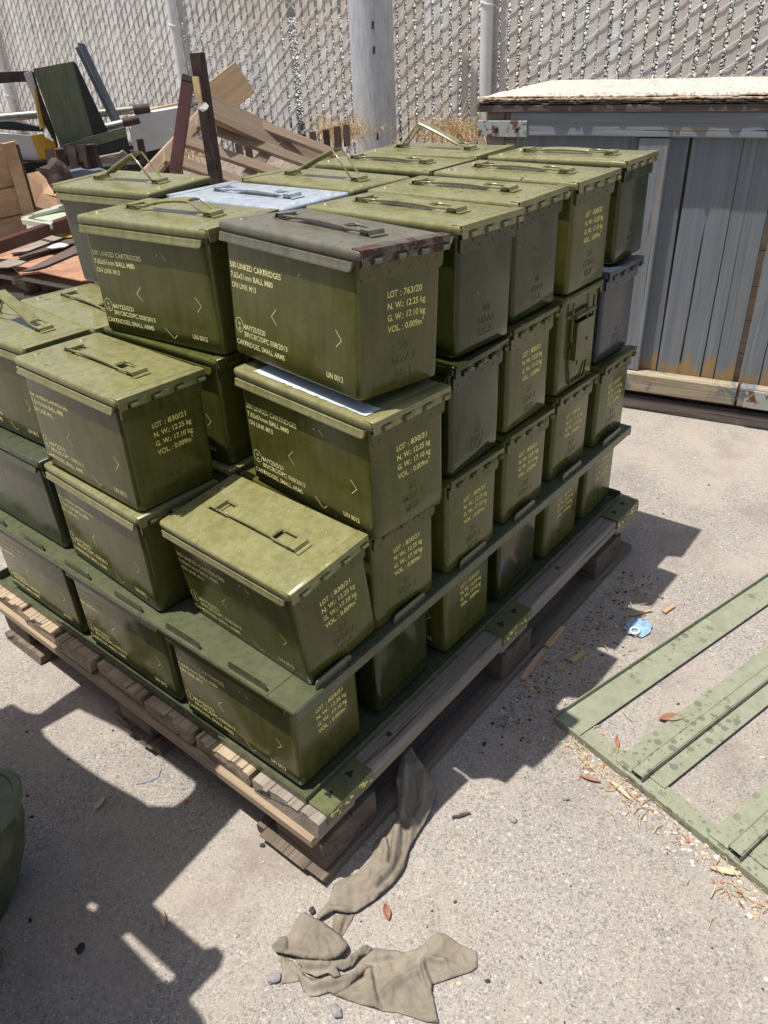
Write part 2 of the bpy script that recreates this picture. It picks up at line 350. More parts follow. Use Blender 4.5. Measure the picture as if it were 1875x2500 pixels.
# ---------------------------------------------------------------- fence: wooden slats threaded in chain link
FX, PIT = 3.24, .057
fence = empty('chain_link_fence', (FX, 3.5, GZ), 'chain link fence threaded with weathered grey wooden slats', 'fence')
bm = bmesh.new(); i0, i1 = -26, 128
for k in range(i0, i1):
    y = PIT * (k + .5); w = .0195 + random.uniform(-.0015, .002)
    if k == 54: continue
    xo = random.uniform(-.002, .002); dy = random.uniform(-.003, .003); ph = random.uniform(0, 6); nz = 9; rings = []
    z0 = GZ + .01
    for s_ in range(nz + 1):
        z = z0 + (2.1) * s_ / nz; b = .0025 * math.sin(ph + z * 3)
        rings.append([bm.verts.new((FX + xo + a, y + dy + b + c, z)) for a, c in ((-.003, -w), (-.003, w), (.004, w), (.004, -w))])
    for s_ in range(nz):
        a, b = rings[s_], rings[s_ + 1]
        for q in range(4): bm.faces.new((a[q], a[(q + 1) % 4], b[(q + 1) % 4], b[q]))
    bm.faces.new(rings[0]); bm.faces.new(rings[-1][::-1])
mk('slats', bm, M['slat'], fence, Matrix(), smooth=0)
bm = bmesh.new(); VS = .082
for k in range(i0, i1):
    ya, yb = PIT * (k + 1), PIT * k          # wire climbs towards -Y
    off = (k % 2) * VS / 2
    for j in range(27):
        z = -.13 + j * VS + off + random.uniform(-.003, .003)
        tube(bm, [(FX - .001, ya + .003, z - .002), (FX - .0062, ya - .004, z + .003), (FX - .0080, (ya + yb) / 2, z + VS / 4 + .001), (FX - .0062, yb + .004, z + VS / 2 - .004), (FX - .001, yb - .003, z + VS / 2 + .002)], .0017, 5, False)
        tube(bm, [(FX + .001, ya + .002, z + VS / 2), (FX + .009, (ya + yb) / 2, z + VS / 4), (FX + .001, yb - .002, z)], .0017, 3, False)
        tube(bm, [(FX - .004, ya + .004, z + .004), (FX - .0095, ya, z + .001), (FX - .004, ya - .003, z - .005)], .0019, 4, False)
mk('wire_mesh', bm, M['galv'], fence, Matrix())
for y in (-.62, 1.755, 4.13, 6.49):
    bm = bmesh.new(); tube(bm, [(FX - .045, y, GZ), (FX - .045, y, 2.2)], .030, 24); 
    mk('post', bm, M['whitepost'], fence, Matrix())
    bm = bmesh.new()
    for zz in (.25, .66, 1.07):
        tube(bm, [(FX - .045 + .033 * math.cos(a), y + .033 * math.sin(a), zz + .008 * math.sin(a)) for a in [R(v) for v in range(80, 290, 20)]] + [(FX - .01, y - .05, zz - .03)], .002, 5)
    mk('tie_wire', bm, M['galv'], fence, Matrix())
# large pipe column in front of the fence
P = at(912, 200, 4.37); r_ = .107
t = empty('pipe_column', (P.x, P.y, GZ), 'thick grey galvanised pipe column standing against the fence', 'pipe column')
bm = bmesh.new(); tube(bm, [(P.x, P.y, GZ), (P.x, P.y, 2.3)], r_, 48); mk('pipe', bm, M['galvpipe'], t, Matrix())
bm = bmesh.new()
for zz in (.55, .92, 1.02): tube(bm, [(P.x - r_ * .72, P.y - r_ * .72, zz), (P.x - r_ * .74, P.y - r_ * .70, zz - .03)], .006, 6)
mk('rust_drip', bm, M['rust'], t, Matrix())

# ---------------------------------------------------------------- boards
def board_mesh(L, W, T, mat, seed=0, jag=.004, name='board', worn=.0012, grooves=0):
    rnd = random.Random(seed); bm = bmesh.new(); n = max(6, int(L / .03)); ch = min(T, W) * .10; rings = []
    top = [W / 2 - ch]
    if grooves:
        cuts = sorted(rnd.uniform(-.44, .44) * W for _ in range(grooves)); cuts = [c for k, c in enumerate(cuts) if k == 0 or c - cuts[k - 1] > .007][::-1]
    else: cuts = []
    prof = [(-W / 2 + ch, -T / 2, 0, 0), (W / 2 - ch, -T / 2, 0, 0), (W / 2, -T / 2 + ch, 0, 0), (W / 2, T / 2 - ch, 0, 0), (W / 2 - ch, T / 2, 0, 0)]
    k = 1
    for c in cuts:
        d = rnd.uniform(.0012, .0035); h = rnd.uniform(.0008, .0018)
        prof += [(c + h, T / 2, 0, k - 1), (c, T / 2 - d, 1, k), (c - h, T / 2, 0, k)]; k += 1
    prof += [(-W / 2 + ch, T / 2, 0, k - 1), (-W / 2, T / 2 - ch, 0, k - 1), (-W / 2, -T / 2 + ch, 0, 0)]
    ext = [[rnd.uniform(-jag, jag * .3) for _ in range(k + 1)] for _ in (0, 1)]
    for i in range(n + 1):
        x = L * i / n; rg = []
        for y, z, g_, q in prof:
            j = noise.noise(Vector((x * 12 + seed * 3.1, y * 40, z * 40))) * worn; yy = y
            if g_ or cuts and z > 0 and abs(y) < W / 2 - ch * 1.5: yy += .0016 * noise.noise(Vector((x * 5, q * 3.3 + seed, 0)))
            ex = (-ext[0][q] if i == 0 else ext[1][q]) if i in (0, n) else 0
            rg.append(bm.verts.new((x + ex, yy + j * (1 if y > 0 else -1) * .5, z + j * .6)))
        rings.append(rg)
    m = len(prof)
    for i in range(n):
        a, b = rings[i], rings[i + 1]
        for q in range(m): bm.faces.new((a[q], a[(q + 1) % m], b[(q + 1) % m], b[q]))
    bm.faces.new(rings[0]); bm.faces.new(rings[-1][::-1])
    return mesh_of(bm, mat, 30, name)
_bs = [0]
def board(name, p0, p1, W, T, mat, parent=None, up=(0, 0, 1), **kw):
    p0, p1 = Vector(p0), Vector(p1); _bs[0] += 1
    return mk(name, board_mesh((p1 - p0).length, W, T, mat, _bs[0], name=name, **kw), parent=parent, M=frameM(p0, p1 - p0, up))

# ---------------------------------------------------------------- main pallet
pal = empty('wooden_pallet', (.54, .43, GZ), 'weathered wooden block pallet under the ammunition cans', 'pallet')
ZT = -.012
for y0, y1, m in ((-.055, .088, 'wood_grey'), (.098, .232, 'wood_pallet'), (.242, .372, 'wood_pallet'), (.384, .53, 'wood_pallet'), (.542, .662, 'wood_pallet'), (.674, .797, 'wood_pallet'), (.81, .94, 'wood_pallet')):
    board('deck_board', (-.033 - random.uniform(0, .006), (y0 + y1) / 2, ZT - (.014 if y0 > 0 else .016)), (1.12, (y0 + y1) / 2, ZT - (.014 if y0 > 0 else .016)), y1 - y0, .028 if y0 > 0 else .032, M[m], pal, jag=.007, grooves=9)
for x in (.008, .545, 1.06):
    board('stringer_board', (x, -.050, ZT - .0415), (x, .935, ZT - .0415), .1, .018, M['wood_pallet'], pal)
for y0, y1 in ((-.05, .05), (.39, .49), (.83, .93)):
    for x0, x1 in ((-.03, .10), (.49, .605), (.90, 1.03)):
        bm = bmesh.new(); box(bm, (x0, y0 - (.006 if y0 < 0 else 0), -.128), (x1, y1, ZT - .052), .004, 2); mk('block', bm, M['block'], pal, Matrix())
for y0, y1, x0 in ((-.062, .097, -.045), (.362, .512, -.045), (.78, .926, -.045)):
    board('bottom_board', (x0, (y0 + y1) / 2, -.139), (1.1, (y0 + y1) / 2, -.139), y1 - y0, .020, M['wood_shaded'], pal, jag=.010, grooves=9)
for x in (.17, .75):
    for y in (-.03, .02):
        bm = bmesh.new(); bmesh.ops.create_cone(bm, cap_ends=True, segments=10, radius1=.005, radius2=.005, depth=.001, matrix=Matrix.Translation((x, y, ZT + .0008)))
        mk('nail_head', bm, M['rust'], pal, Matrix())

# ---------------------------------------------------------------- bottom tray with brackets
tray = empty('steel_tray', (.53, .45, -.01), 'green steel tray under the bottom layer of cans, bracketed over the pallet edge', 'pallet adapter')
bm = bmesh.new(); X0, X1, Y0, Y1 = -.012, 1.085, -.014, .938
for lo, hi in (((X0, Y0, -.0105), (X1, Y0 + .06, -.0080)), ((X0, Y1 - .06, -.0105), (X1, Y1, -.0080)), ((X0, Y0 + .061, -.0105), (X0 + .06, Y1 - .061, -.0080)), ((X1 - .06, Y0 + .061, -.0105), (X1, Y1 - .061, -.0080))): box(bm, lo, hi)
for k in range(1, 6):
    x = .1856 * k - .021; box(bm, (x - .02, Y0 + .061, -.0105), (x + .02, Y1 - .061, -.0085))
mk('tray_sheet', bm, M['frame'], tray, Matrix())
bm = bmesh.new()
box(bm, (X0 - .003, Y0 - .003, -.0115), (X0, Y1 + .003, .004), .001, 1); box(bm, (X0 + .0005, Y0 - .003, -.0115), (X1, Y0, .004), .001, 1)
box(bm, (X0 + .0005, Y1, -.0115), (X1, Y1 + .003, .012), .001, 1); box(bm, (X1 + .0005, Y0 - .003, -.0115), (X1 + .0035, Y1 + .003, .012), .001, 1)
mk('rim', bm, M['frame'], tray, Matrix())
for x0, x1 in ((-.012, .094), (.486, .592), (.988, .1095 + .99)):
    bm = bmesh.new(); box(bm, (x0, -.0555, -.0095), (x1, Y0 - .0032, -.0068)); box(bm, (x0, -.0585, -.031), (x1, -.0557, -.0068))
    b = mk('bracket', bm, M['bracket'], tray, Matrix())
    bm = bmesh.new(); rnd = random.Random(int(x0 * 100))
    for q in range(26):
        cx = x0 + .005 + (x1 - x0 - .01) * rnd.random(); w = rnd.uniform(.002, .007); z = rnd.uniform(-.028, -.012); h = rnd.uniform(.001, .006)
        box(bm, (cx - w / 2, -.0588 - .0001 * q / 26, z - h / 2), (cx + w / 2, -.0584, z + h / 2))
    mk('worn_stencil', bm, M['yellow'], b, Matrix(), smooth=0)
    bm = bmesh.new()
    for dx in (.030, .078):
        bmesh.ops.create_cone(bm, cap_ends=True, segments=10, radius1=.0045, radius2=.003, depth=.003, matrix=Matrix.Translation((x0 + dx, -.034, -.0055)))
        for q in range(3):
            a = q * 2.1; bmesh.ops.create_cone(bm, cap_ends=True, segments=8, radius1=.0028, radius2=.0028, depth=.0006, matrix=Matrix.Translation((x0 + dx + .005 * math.cos(a), -.034 + .005 * math.sin(a), -.0064)))
    mk('screw', bm, M['dk'], b, Matrix())

# ---------------------------------------------------------------- adapter frame between first and second layer
ad = empty('steel_adapter_frame', (.52, .45, .19), 'green steel adapter frame with upright tabs between the first and second layer of cans', 'pallet adapter')
bm = bmesh.new(); X0, X1, Y0, Y1 = -.017, 1.076, -.023, .932; zt, zb = .1935, .1912
for lo, hi in (((X0, Y0, zb), (X1, Y0 + .055, zt)), ((X0, Y1 - .055, zb), (X1, Y1, zt)), ((X0, Y0 + .0555, zb), (X0 + .08, Y1 - .0555, zt)), ((X1 - .06, Y0 + .0555, zb), (X1, Y1 - .0555, zt))): box(bm, lo, hi, .0008, 1)
for k in range(1, 6):
    x = .1856 * k - .021; box(bm, (x - .03, Y0 + .056, zb), (x + .03, Y1 - .056, zt - .0004))
mk('frame_sheet', bm, M['frame'], ad, Matrix())
bm = bmesh.new()
box(bm, (X0 - .0022, Y0 - .0022, .187), (X0 - .0002, Y1, .1932), .0008, 1); box(bm, (X0 + .0002, Y0 - .0022, .174), (X1, Y0 - .0002, .1932), .0008, 1)
box(bm, (X1 + .0002, Y0 - .0022, .170), (X1 + .0022, Y1, .1932), .0008, 1)
mk('lip', bm, M['frame'], ad, Matrix())
def tab_loop(a, b, z0, h): return [(a, z0), (b, z0), (b, z0 + h * .5), (b - (b - a) * .03, z0 + h * .85), (b - (b - a) * .10, z0 + h), (a + (b - a) * .10, z0 + h), (a + (b - a) * .03, z0 + h * .85), (a, z0 + h * .5)]
for a, b in ((.038, .12), (.187, .27), (.335, .411), (.487, .566), (.64, .708), (.783, .842)):
    bm = bmesh.new(); prism(bm, tab_loop(a, b, .1925, .017), -.0125, -.0103, 'x'); mk('tab', bm, M['frame'], ad, Matrix(), smooth=0)
    bm = bmesh.new(); box(bm, (-.0100, a + .004, .1936), (-.0065, b + .006, .1940)); mk('slot', bm, M['dk'], ad, Matrix(), smooth=0)
for a, b in ((.032, .109), (.211, .293), (.393, .476), (.575, .649), (.761, .842), (.944, 1.032)):
    bm = bmesh.new(); prism(bm, tab_loop(a, b, .1925, .017), -.0190, -.0168, 'y'); mk('tab', bm, M['frame'], ad, Matrix(), smooth=0)

# ================================================================= AMMUNITION CANS
BL, BW, H = .280, .144, .188
mesh_cache = {}
def cached(key, fn):
    if key not in mesh_cache: mesh_cache[key] = fn()
    return mesh_cache[key]
def can_body(mat):
    bm = bmesh.new(); lo = rrect(0, 0, BW, BL, .009, 5)
    def ring(z, ins):
        out = []
        for x, y in lo:
            out.append(bm.verts.new((BW / 2 + (x - BW / 2) * (1 - 2 * ins / BW), BL / 2 + (y - BL / 2) * (1 - 2 * ins / BL), z)))
        return out
    rs = [ring(0, .005), ring(.0012, .002), ring(.0045, 0)] + [ring(.0045 + .160 * i / 6, 0) for i in range(1, 7)] + [ring(.176, .0)]
    n = len(lo)
    for a, b in zip(rs, rs[1:]):
        for k in range(n): bm.faces.new((a[k], a[(k + 1) % n], b[(k + 1) % n], b[k]))
    bm.faces.new(rs[0][::-1]); bm.faces.new(rs[-1])
    return mesh_of(bm, mat, 40, 'can_body')
def can_lid(mat, rim=None):
    bm = bmesh.new()
    # domed plate
    def ring(z, ins): return [bm.verts.new((x, y, z)) for x, y in rrect(-.005 + ins, -.0085 + ins, BW + .005 - ins, BL + .007 - ins, max(.0035, .007 - ins), 4)]
    rs = [ring(.1765, .0012), ring(.1785, .0003), ring(.183, 0), ring(.1858, .0006), ring(.1874, .0022), ring(.1880, .0048)]; n = len(rs[0])
    for a, b in zip(rs, rs[1:]):
        for k in range(n): bm.faces.new((a[k], a[(k + 1) % n], b[(k + 1) % n], b[k]))
    bm.faces.new(rs[0][::-1]); bm.faces.new(rs[-1])
    # rolled skirt down both long sides
    prof = [(.0005, .1775), (-.0020, .1772), (-.0006, .1752), (-.0008, .1738), (-.0056, .1728), (-.0062, .1655), (-.0072, .1635), (-.0070, .1618), (-.0050, .1612), (-.0038, .1622), (-.0030, .166), (.0005, .168)]
    for sgn in (1, -1):
        A, rings = None, []
        ys = [.0045, .0052, .008, .013] + [BL - .004, BL + .002]
        for i, y in enumerate(ys):
            k = {0: .45, 1: .7, 2: .93}.get(i, 1.)
            rings.append([bm.verts.new(((x if sgn > 0 else BW - x), y, .1772 - (.1772 - z) * k)) for x, z in prof])
        for a, b in zip(rings, rings[1:]):
            for q in range(len(prof)): bm.faces.new((a[q], a[(q + 1) % len(prof)], b[(q + 1) % len(prof)], b[q]))
        bm.faces.new(rings[0]); bm.faces.new(rings[-1][::-1])
    for x in (.0265, .1075):     # spot-weld bosses near the latch end
        r = bmesh.ops.create_uvsphere(bm, u_segments=14, v_segments=8, radius=1, matrix=Matrix.Translation((x, .2695, .1874)) @ Matrix.Diagonal((.0075, .0075, .0028, 1)))
    rnd = random.Random(3)
    for x, y in [(.018, .05), (.12, .045), (.02, .12), (.125, .13), (.018, .2), (.124, .21), (.02, .24), (.03, .006), (.07, .004), (.11, .006)]:
        bmesh.ops.create_uvsphere(bm, u_segments=8, v_segments=5, radius=1, matrix=Matrix.Translation((x, y, .188)) @ Matrix.Diagonal((.0022, .0022, .0009, 1)))
    return mesh_of(bm, mat, 50, 'can_lid')
KX = ((.011, .028), (.050, .067), (.0895, .1065), (.129, .1425))
def can_hinge(mat):
    """folded lid flange with windows, seam strip, knuckles"""
    bm = bmesh.new()
    box(bm, (-.003, -.0098, .1871), (BW + .003, .0085, .1892), .0007, 1)           # strip lapped over the lid
    box(bm, (-.0028, -.0112, .1806), (BW + .0028, -.0086, .1892), .0008, 2)
    xs = [-.0025] + [v for p in KX for v in p] + [BW + .0025]
    for a, b in zip(xs[0::2], xs[1::2]):
        if b - a > .004: box(bm, (a, -.0108, .1705), (b, -.0088, .1808), .0007, 1)
    return mesh_of(bm, mat, 45, 'hinge_flange')
def can_knuckles(mat):
    bm = bmesh.new()
    tube(bm, [(-.0045, -.0100, .1748), (.0075, -.0100, .1748)], .0040, 14)
    return mesh_of(bm, mat, 50, 'hinge_knuckle')
def can_strap(mat):
    bm = bmesh.new()
    lp = [(.002, .169), (.002, .1545), (.0035, .151), (.007, .1495), (BW - .007, .1495), (BW - .0035, .151), (BW - .002, .1545), (BW - .002, .169)]
    prism(bm, lp, -.0036, .0005, 'y')
    for k in range(8):
        x = .014 + .0166 * k; z = .1640 if k % 2 else .1560
        bmesh.ops.create_uvsphere(bm, u_segments=10, v_segments=6, radius=1, matrix=Matrix.Translation((x, -.0034, z)) @ Matrix.Diagonal((.0020, .0012, .0020, 1)))
    return mesh_of(bm, mat, 50, 'hinge_strap')
def dark_gap(mat):
    bm = bmesh.new(); box(bm, (.004, -.0046, .1700), (BW - .004, -.0012, .1800)); return mesh_of(bm, mat, 0, 'hinge_recess')
def can_bracket(mat, far):
    bm = bmesh.new(); y0, s = (.246, -1) if far else (.040, 1); cx = .0735; hw = .0135
    # folded metal plate with an arch that holds the wire
    pts = [(0, .0006), (.006, .0009), (.008, .0062), (.022, .0068), (.0235, .0008), (.027, .0006)]
    for (a, za), (b, zb) in zip(pts, pts[1:]):
        vs = [bm.verts.new((cx + sx * hw, y0 + s * y, .1882 + z + dz)) for dz in (0, .0011) for y, z in ((a, za), (b, zb)) for sx in (-1, 1)]
        A = vs
        for f in ((0, 1, 3, 2), (4, 6, 7, 5), (0, 2, 6, 4), (1, 5, 7, 3), (0, 4, 5, 1), (2, 3, 7, 6)): bm.faces.new([A[i] for i in f])
    return mesh_of(bm, mat, 0, 'handle_bracket')
def handle_geo(mode):
    """returns (bar points, near wire root->bar, far wire root->bar); mode 0 flat, 1 stands near end, -1 stands far end, .35 slightly"""
    z = .1882; a = .098; b = .198
    if mode == 0: return [(a, z + .006), (.148, z + .0095), (b, z + .006)], (.050, z + .0045), (.236, z + .0045)
    if mode == .35: return [(a - .002, z + .020), (.146, z + .021), (b, z + .007)], (.058, z + .004), (.236, z + .0045)
    if mode > 0: return [(.113, z + .052), (.16, z + .036), (.208, z + .013)], (.066, z + .0045), (.236, z + .0045)
    return [(.082, z + .011), (.13, z + .033), (.178, z + .049)], (.050, z + .0045), (.226, z + .0045)
def can_handle(mat, mode):
    bar, nr, fr = handle_geo(mode); bm = bmesh.new(); cx = .0735; hw = .0112; n = 10
    (y0, z0), (y1, z1), (y2, z2) = bar; rings = []
    for i in range(n + 1):
        t = i / n; y = (1 - t) ** 2 * y0 + 2 * t * (1 - t) * y1 + t * t * y2; z = (1 - t) ** 2 * z0 + 2 * t * (1 - t) * z1 + t * t * z2
        rings.append([bm.verts.new((cx + u * hw, y, z + w)) for u, w in ((-1, -.0032), (-1.04, 0), (-.85, .0022), (0, .0028), (.85, .0022), (1.04, 0), (1, -.0032), (.88, -.0026), (.8, .0008), (-.8, .0008), (-.88, -.0026))])
    m = 11
    for a, b in zip(rings, rings[1:]):
        for k in range(m): bm.faces.new((a[k], a[(k + 1) % m], b[(k + 1) % m], b[k]))
    bm.faces.new(rings[0]); bm.faces.new(rings[-1][::-1])
    return mesh_of(bm, mat, 40, 'handle_bar')
def can_wire(mat, mode, far):
    bar, nr, fr = handle_geo(mode); cx = .0735; w = .0118; bm = bmesh.new()
    (ry, rz), (by, bz) = (fr, bar[2]) if far else (nr, bar[0]); s = 1 if far else -1
    q = .0025; pts = [(cx - w, ry - s * q, rz), (cx - w + q, ry, rz), (cx + w - q, ry, rz), (cx + w, ry - s * q, rz), (cx + w, by + s * q, bz), (cx + w - q, by, bz), (cx - w + q, by, bz), (cx - w, by + s * q, bz)]
    tube(bm, pts, .0017, 6, closed=True); return mesh_of(bm, mat, 60, 'wire_loop')
txt_cache = {}
def text_mesh(lines, right, up, nrm, mat, depth=0.0, name='marking', extra=None):
    """lines: (string, origin along right, baseline up, width or None, cap height); built into one mesh"""
    bm = bmesh.new(); right, up, nrm = Vector(right), Vector(up), Vector(nrm)
    B = Matrix((right, up, nrm)).transposed().to_4x4()
    for s_, u, v, width, cap in lines:
        cu = bpy.data.curves.new('t', 'FONT'); cu.body = s_; cu.size = 1; cu.resolution_u = 3; cu.extrude = depth / (cap / .72) if depth else 0
        cu.offset = .008 if depth else .017
        ob = bpy.data.objects.new('t', cu); sc.collection.objects.link(ob); dg = bpy.context.evaluated_depsgraph_get(); dg.update()
        me = bpy.data.meshes.new_from_object(ob.evaluated_get(dg)); bpy.data.objects.remove(ob); bpy.data.curves.remove(cu)
        xs = [p.co.x for p in me.vertices]; k = cap / .72; kx = (width / (max(xs) - min(xs))) if width else k * .8
        m = Matrix.Translation(right * u + up * v) @ B @ Matrix.Diagonal((kx, k, k, 1)) @ Matrix.Translation((-min(xs), 0, 0))
        me.transform(m); bm.from_mesh(me); bpy.data.meshes.remove(me)
    if extra: extra(bm, right, up, nrm)
    me = bpy.data.meshes.new(name); bm.to_mesh(me); bm.free(); me.materials.append(mat); return me
def strokes(segs, w=.0008):
    def fn(bm, right, up, nrm):
        for (u0, v0), (u1, v1) in segs:
            a = right * u0 + up * v0; b = right * u1 + up * v1; d = (b - a).normalized(); s = nrm.cross(d) * w / 2
            bm.faces.new([bm.verts.new(p) for p in (a - s, b - s, b + s, a + s)])
    return fn
def side_marks(mat, yr, full):
    y = lambda v: -v    # right direction is -Y, so u = -y
    A = [('500 LINKED CARTRIDGES', y(.2702), .1275, .1180, .0078), ('7.62x51mm BALL M80', y(.2700), .1138, .0985, .0078), ('ON LINK M13', y(.2694), .0998, .0580, .0078)]
    B = [('4A/Y25/S/' + yr, y(.2492), .0425, .0520, .0078), ('BR/CBC/DPC 038/2013', y(.2485), .0318, .1010, .0074), ('CARTRIDGES, SMALL ARMS', y(.2700), .0175, .1150, .0074), ('u', y(.2622), .0465, .0042, .0070), ('n', y(.2622), .0385, .0042, .0070)]
    C = [('UN 0012', y(.0648), .0185, .0330, .0076)]
    segs = [((y(.1797), .0745), (y(.1675), .0860)), ((y(.1797), .0745), (y(.1680), .0636)), ((y(.0328), .0739), (y(.0441), .0856)), ((y(.0328), .0739), (y(.0438), .0633)), ((y(.1146), .1390), (y(.1120), .1425))]
    if full: segs += [((y(.1020), .1425), (y(.0940), .1340)), ((y(.126), .026), (y(.110), .012)), ((y(.108), .012), (y(.101), .0185))]
    n = 26; c = (y(.2600), .0462)
    ring = [((c[0] + .0092 * math.cos(2 * math.pi * i / n), c[1] + .0105 * math.sin(2 * math.pi * i / n)), (c[0] + .0092 * math.cos(2 * math.pi * (i + 1) / n), c[1] + .0105 * math.sin(2 * math.pi * (i + 1) / n))) for i in range(n)]
    out = []
    for nm, L, ex in (('contents_text', A, None), ('packing_text', B, strokes(ring, .0010)), ('hazard_number', C, None), ('corner_marks', [], strokes(segs, .0010))):
        me = text_mesh(L, (0, -1, 0), (0, 0, 1), (-1, 0, 0), mat, 0, nm, ex); me.transform(Matrix.Translation((-.0004, 0, 0))); out.append(me)
    return out
def end_mark(mat, lot):
    L = [('LOT', .0473, .1244, .0168, .0082), (': ' + lot, .0690, .1244, .0385, .0082), ('N. W.: 12.25 kg', .0475, .1098, .0668, .0082), ('G. W.: 17.10 kg', .0476, .0952, .0668, .0082), ('VOL. : 0.009m', .0477, .0808, .0610, .0082), ('3', .1095, .0868, .0028, .0042)]
    me = text_mesh(L, (1, 0, 0), (0, 0, 1), (0, -1, 0), mat, 0, 'end_marking'); me.transform(Matrix.Translation((0, -.0004, 0))); return me
def emboss(mat, rows):
    L = []
    for s_, v, w, cap in rows: L.append((s_, .0765 - w / 2, v, w, cap))
    me = text_mesh(L, (1, 0, 0), (0, 0, 1), (0, -1, 0), mat, .00025, 'embossed_stamp'); me.transform(Matrix.Translation((0, -.0003, 0))); return me
EMB = {'MDP': [('21', .0545, .0150, .0105), ('M2A1', .0375, .0400, .0110), ('MDP', .0195, .0300, .0110)],
       'MLI': [('20', .0545, .0150, .0105), ('M2A1', .0375, .0400, .0110), ('MLI', .0185, .0280, .0110)],
       'SCF16': [('16', .0520, .0120, .0090), ('M2A1', .0370, .0350, .0100), ('S.C.F.', .0230, .0340, .0100)],
       'SCF00': [('00', .0545, .0150, .0105), ('M2A1', .0375, .0380, .0110), ('S.C.F.', .0205, .0400, .0110)],
       'SCF08': [('08', .0520, .0120, .0090), ('M2A1', .0370, .0350, .0100), ('S.C.F.', .0230, .0340, .0100)]}
def latch_parts(root, mat):
    def plate(m):
        bm = bmesh.new(); prism(bm, [(.040, .062), (.0505, .062), (.0505, .053), (.096, .053), (.096, .062), (.106, .062), (.106, .128), (.102, .134), (.044, .134), (.040, .128)], -.014, -.011, 'y')
        box(bm, (.040, -.0115, .062), (.043, -.002, .134)); box(bm, (.103, -.0115, .062), (.106, -.002, .134)); return mesh_of(bm, m, 40, 'latch_plate')
    mk('latch_plate', cached(('lp', mat.name), lambda: plate(mat)), parent=root)
    def bail(m):
        bm = bmesh.new(); tube(bm, [(.033, -.006, .100), (.033, -.006, .168), (.036, -.006, .171)], .0022, 6); tube(bm, [(.113, -.006, .100), (.113, -.006, .168)], .0022, 6)
        tube(bm, [(.036, -.010, .146), (.110, -.010, .146)], .0045, 10); tube(bm, [(.036, -.003, .085), (.036, -.003, .052), (.046, -.003, .012), (.100, -.003, .012), (.110, -.003, .052), (.110, -.003, .085)], .0022, 6); return mesh_of(bm, m, 50, 'latch_bail')
    mk('latch_bail', cached(('lb', mat.name), lambda: bail(mat)), parent=root)
    bm = bmesh.new(); bmesh.ops.create_cone(bm, cap_ends=True, segments=16, radius1=.0038, radius2=.0038, depth=.0006, matrix=Matrix.Translation((.079, -.0143, .096)) @ Matrix.Rotation(R(90), 4, 'X')); mk('latch_hole', bm, M['dk'], root)
def can_matrix(pose, z, rev):
    x, y, yaw, dz, rx, ry = pose
    T = Matrix.Translation
    A = Matrix.Rotation(rx, 4, 'X') @ Matrix.Rotation(-ry, 4, 'Y')
    m = T((x, y, z)) @ Matrix.Rotation(yaw, 4, 'Z') @ T((BW / 2, BL / 2, dz)) @ A
    if rev: m = m @ Matrix.Rotation(math.pi, 4, 'Z')
    return m @ T((-BW / 2, -BL / 2, 0))
TZ = {1: 0., 2: .1946, 3: .3855, 4: .5764}
POSE = {(1,0,0):(-0.0037,0.0014,0.0028,0,-0.0023,0.0033),(1,1,0):(0.1835,0.0028,-0.0039,0,0,0),(1,2,0):(0.3738,-0.0016,-0.0033,0,0,0),(1,3,0):(0.5585,0.0018,0,0,0,0),(1,4,0):(0.7426,0.0018,-0.0064,0,0,0),(1,5,0):(0.9306,0.0063,-0.0023,0,0,0),
 (1,0,1):(-0.0030,0.3026,0,0,0,0),(1,0,2):(-0.0025,0.6082,0,0,0,0),(2,0,0):(0.0334,-0.0084,-0.0463,0.0045,-0.0047,0.1120),(2,1,0):(0.1793,-0.0078,-0.0484,0,0.002,-0.006),(2,2,0):(0.3618,-0.0125,-0.0314,0,0.002,-0.003),
 (2,3,0):(0.5486,-0.0072,-0.0232,0,0.002,0),(2,4,0):(0.7403,-0.0008,-0.0187,0,0,0),(2,5,0):(0.9238,-0.0040,-0.0054,0,0,0),(2,0,1):(0.0031,0.3056,-0.0513,0.0004,-0.003,-0.0056),(2,0,2):(0.0144,0.6072,0,0.0006,0,0),
 (3,1,0):(0.1625,-0.0350,-0.0936,0.001,0.0110,0.0118),(3,2,0):(0.3649,-0.0187,0.0197,0,0.0041,0.0048),(3,3,0):(0.5428,-0.0095,0.0088,0.0005,-0.0065,-0.0032),(3,4,0):(0.7289,-0.0042,-0.0155,0,-0.0080,-0.0010),(3,5,0):(0.9219,0.0074,-0.0223,0.0007,-0.0004,0.0046),
 (4,1,0):(0.1654,-0.0189,-0.1263,0.0099,0.0032,-0.0602),(4,2,0):(0.3781,-0.0179,-0.0222,0.0004,0.0026,-0.0198),(4,3,0):(0.5537,-0.0056,0.0039,0.0001,-0.0061,0.0047),(4,4,0):(0.7351,-0.0071,-0.0097,0.0013,-0.0003,0.0047),(4,5,0):(0.9549,0.0091,0.0338,0.0005,-0.0103,-0.0064),
 (3,0,1):(0.0110,0.3009,-0.0306,0.0006,0.0031,-0.0160),(4,1,1):(0.2053,0.2904,0.0799,-0.0007,-0.0023,0.0009),(4,2,1):(0.3631,0.2938,-0.0171,-0.0013,-0.0120,0.0009),(4,2,2):(0.3602,0.6217,0.0536,0.002,-0.0122,0.0400),(4,3,1):(0.5385,0.3062,-0.0465,-0.0020,-0.0057,-0.0012),
 (4,4,1):(0.7560,0.3080,0.0250,-0.002,0.004,0),(4,5,1):(0.9180,0.3064,0.0440,0.0018,-0.0100,0.0126),(3,1,2):(0.1736,0.6023,-0.0804,0.0001,0.0010,-0.0100),(3,0,2):(0.0480,0.6170,0.0206,-0.001,0,-0.0200),(3,1,1):(0.1938,0.3064,0.0221,0,0.0120,-0.0081)}
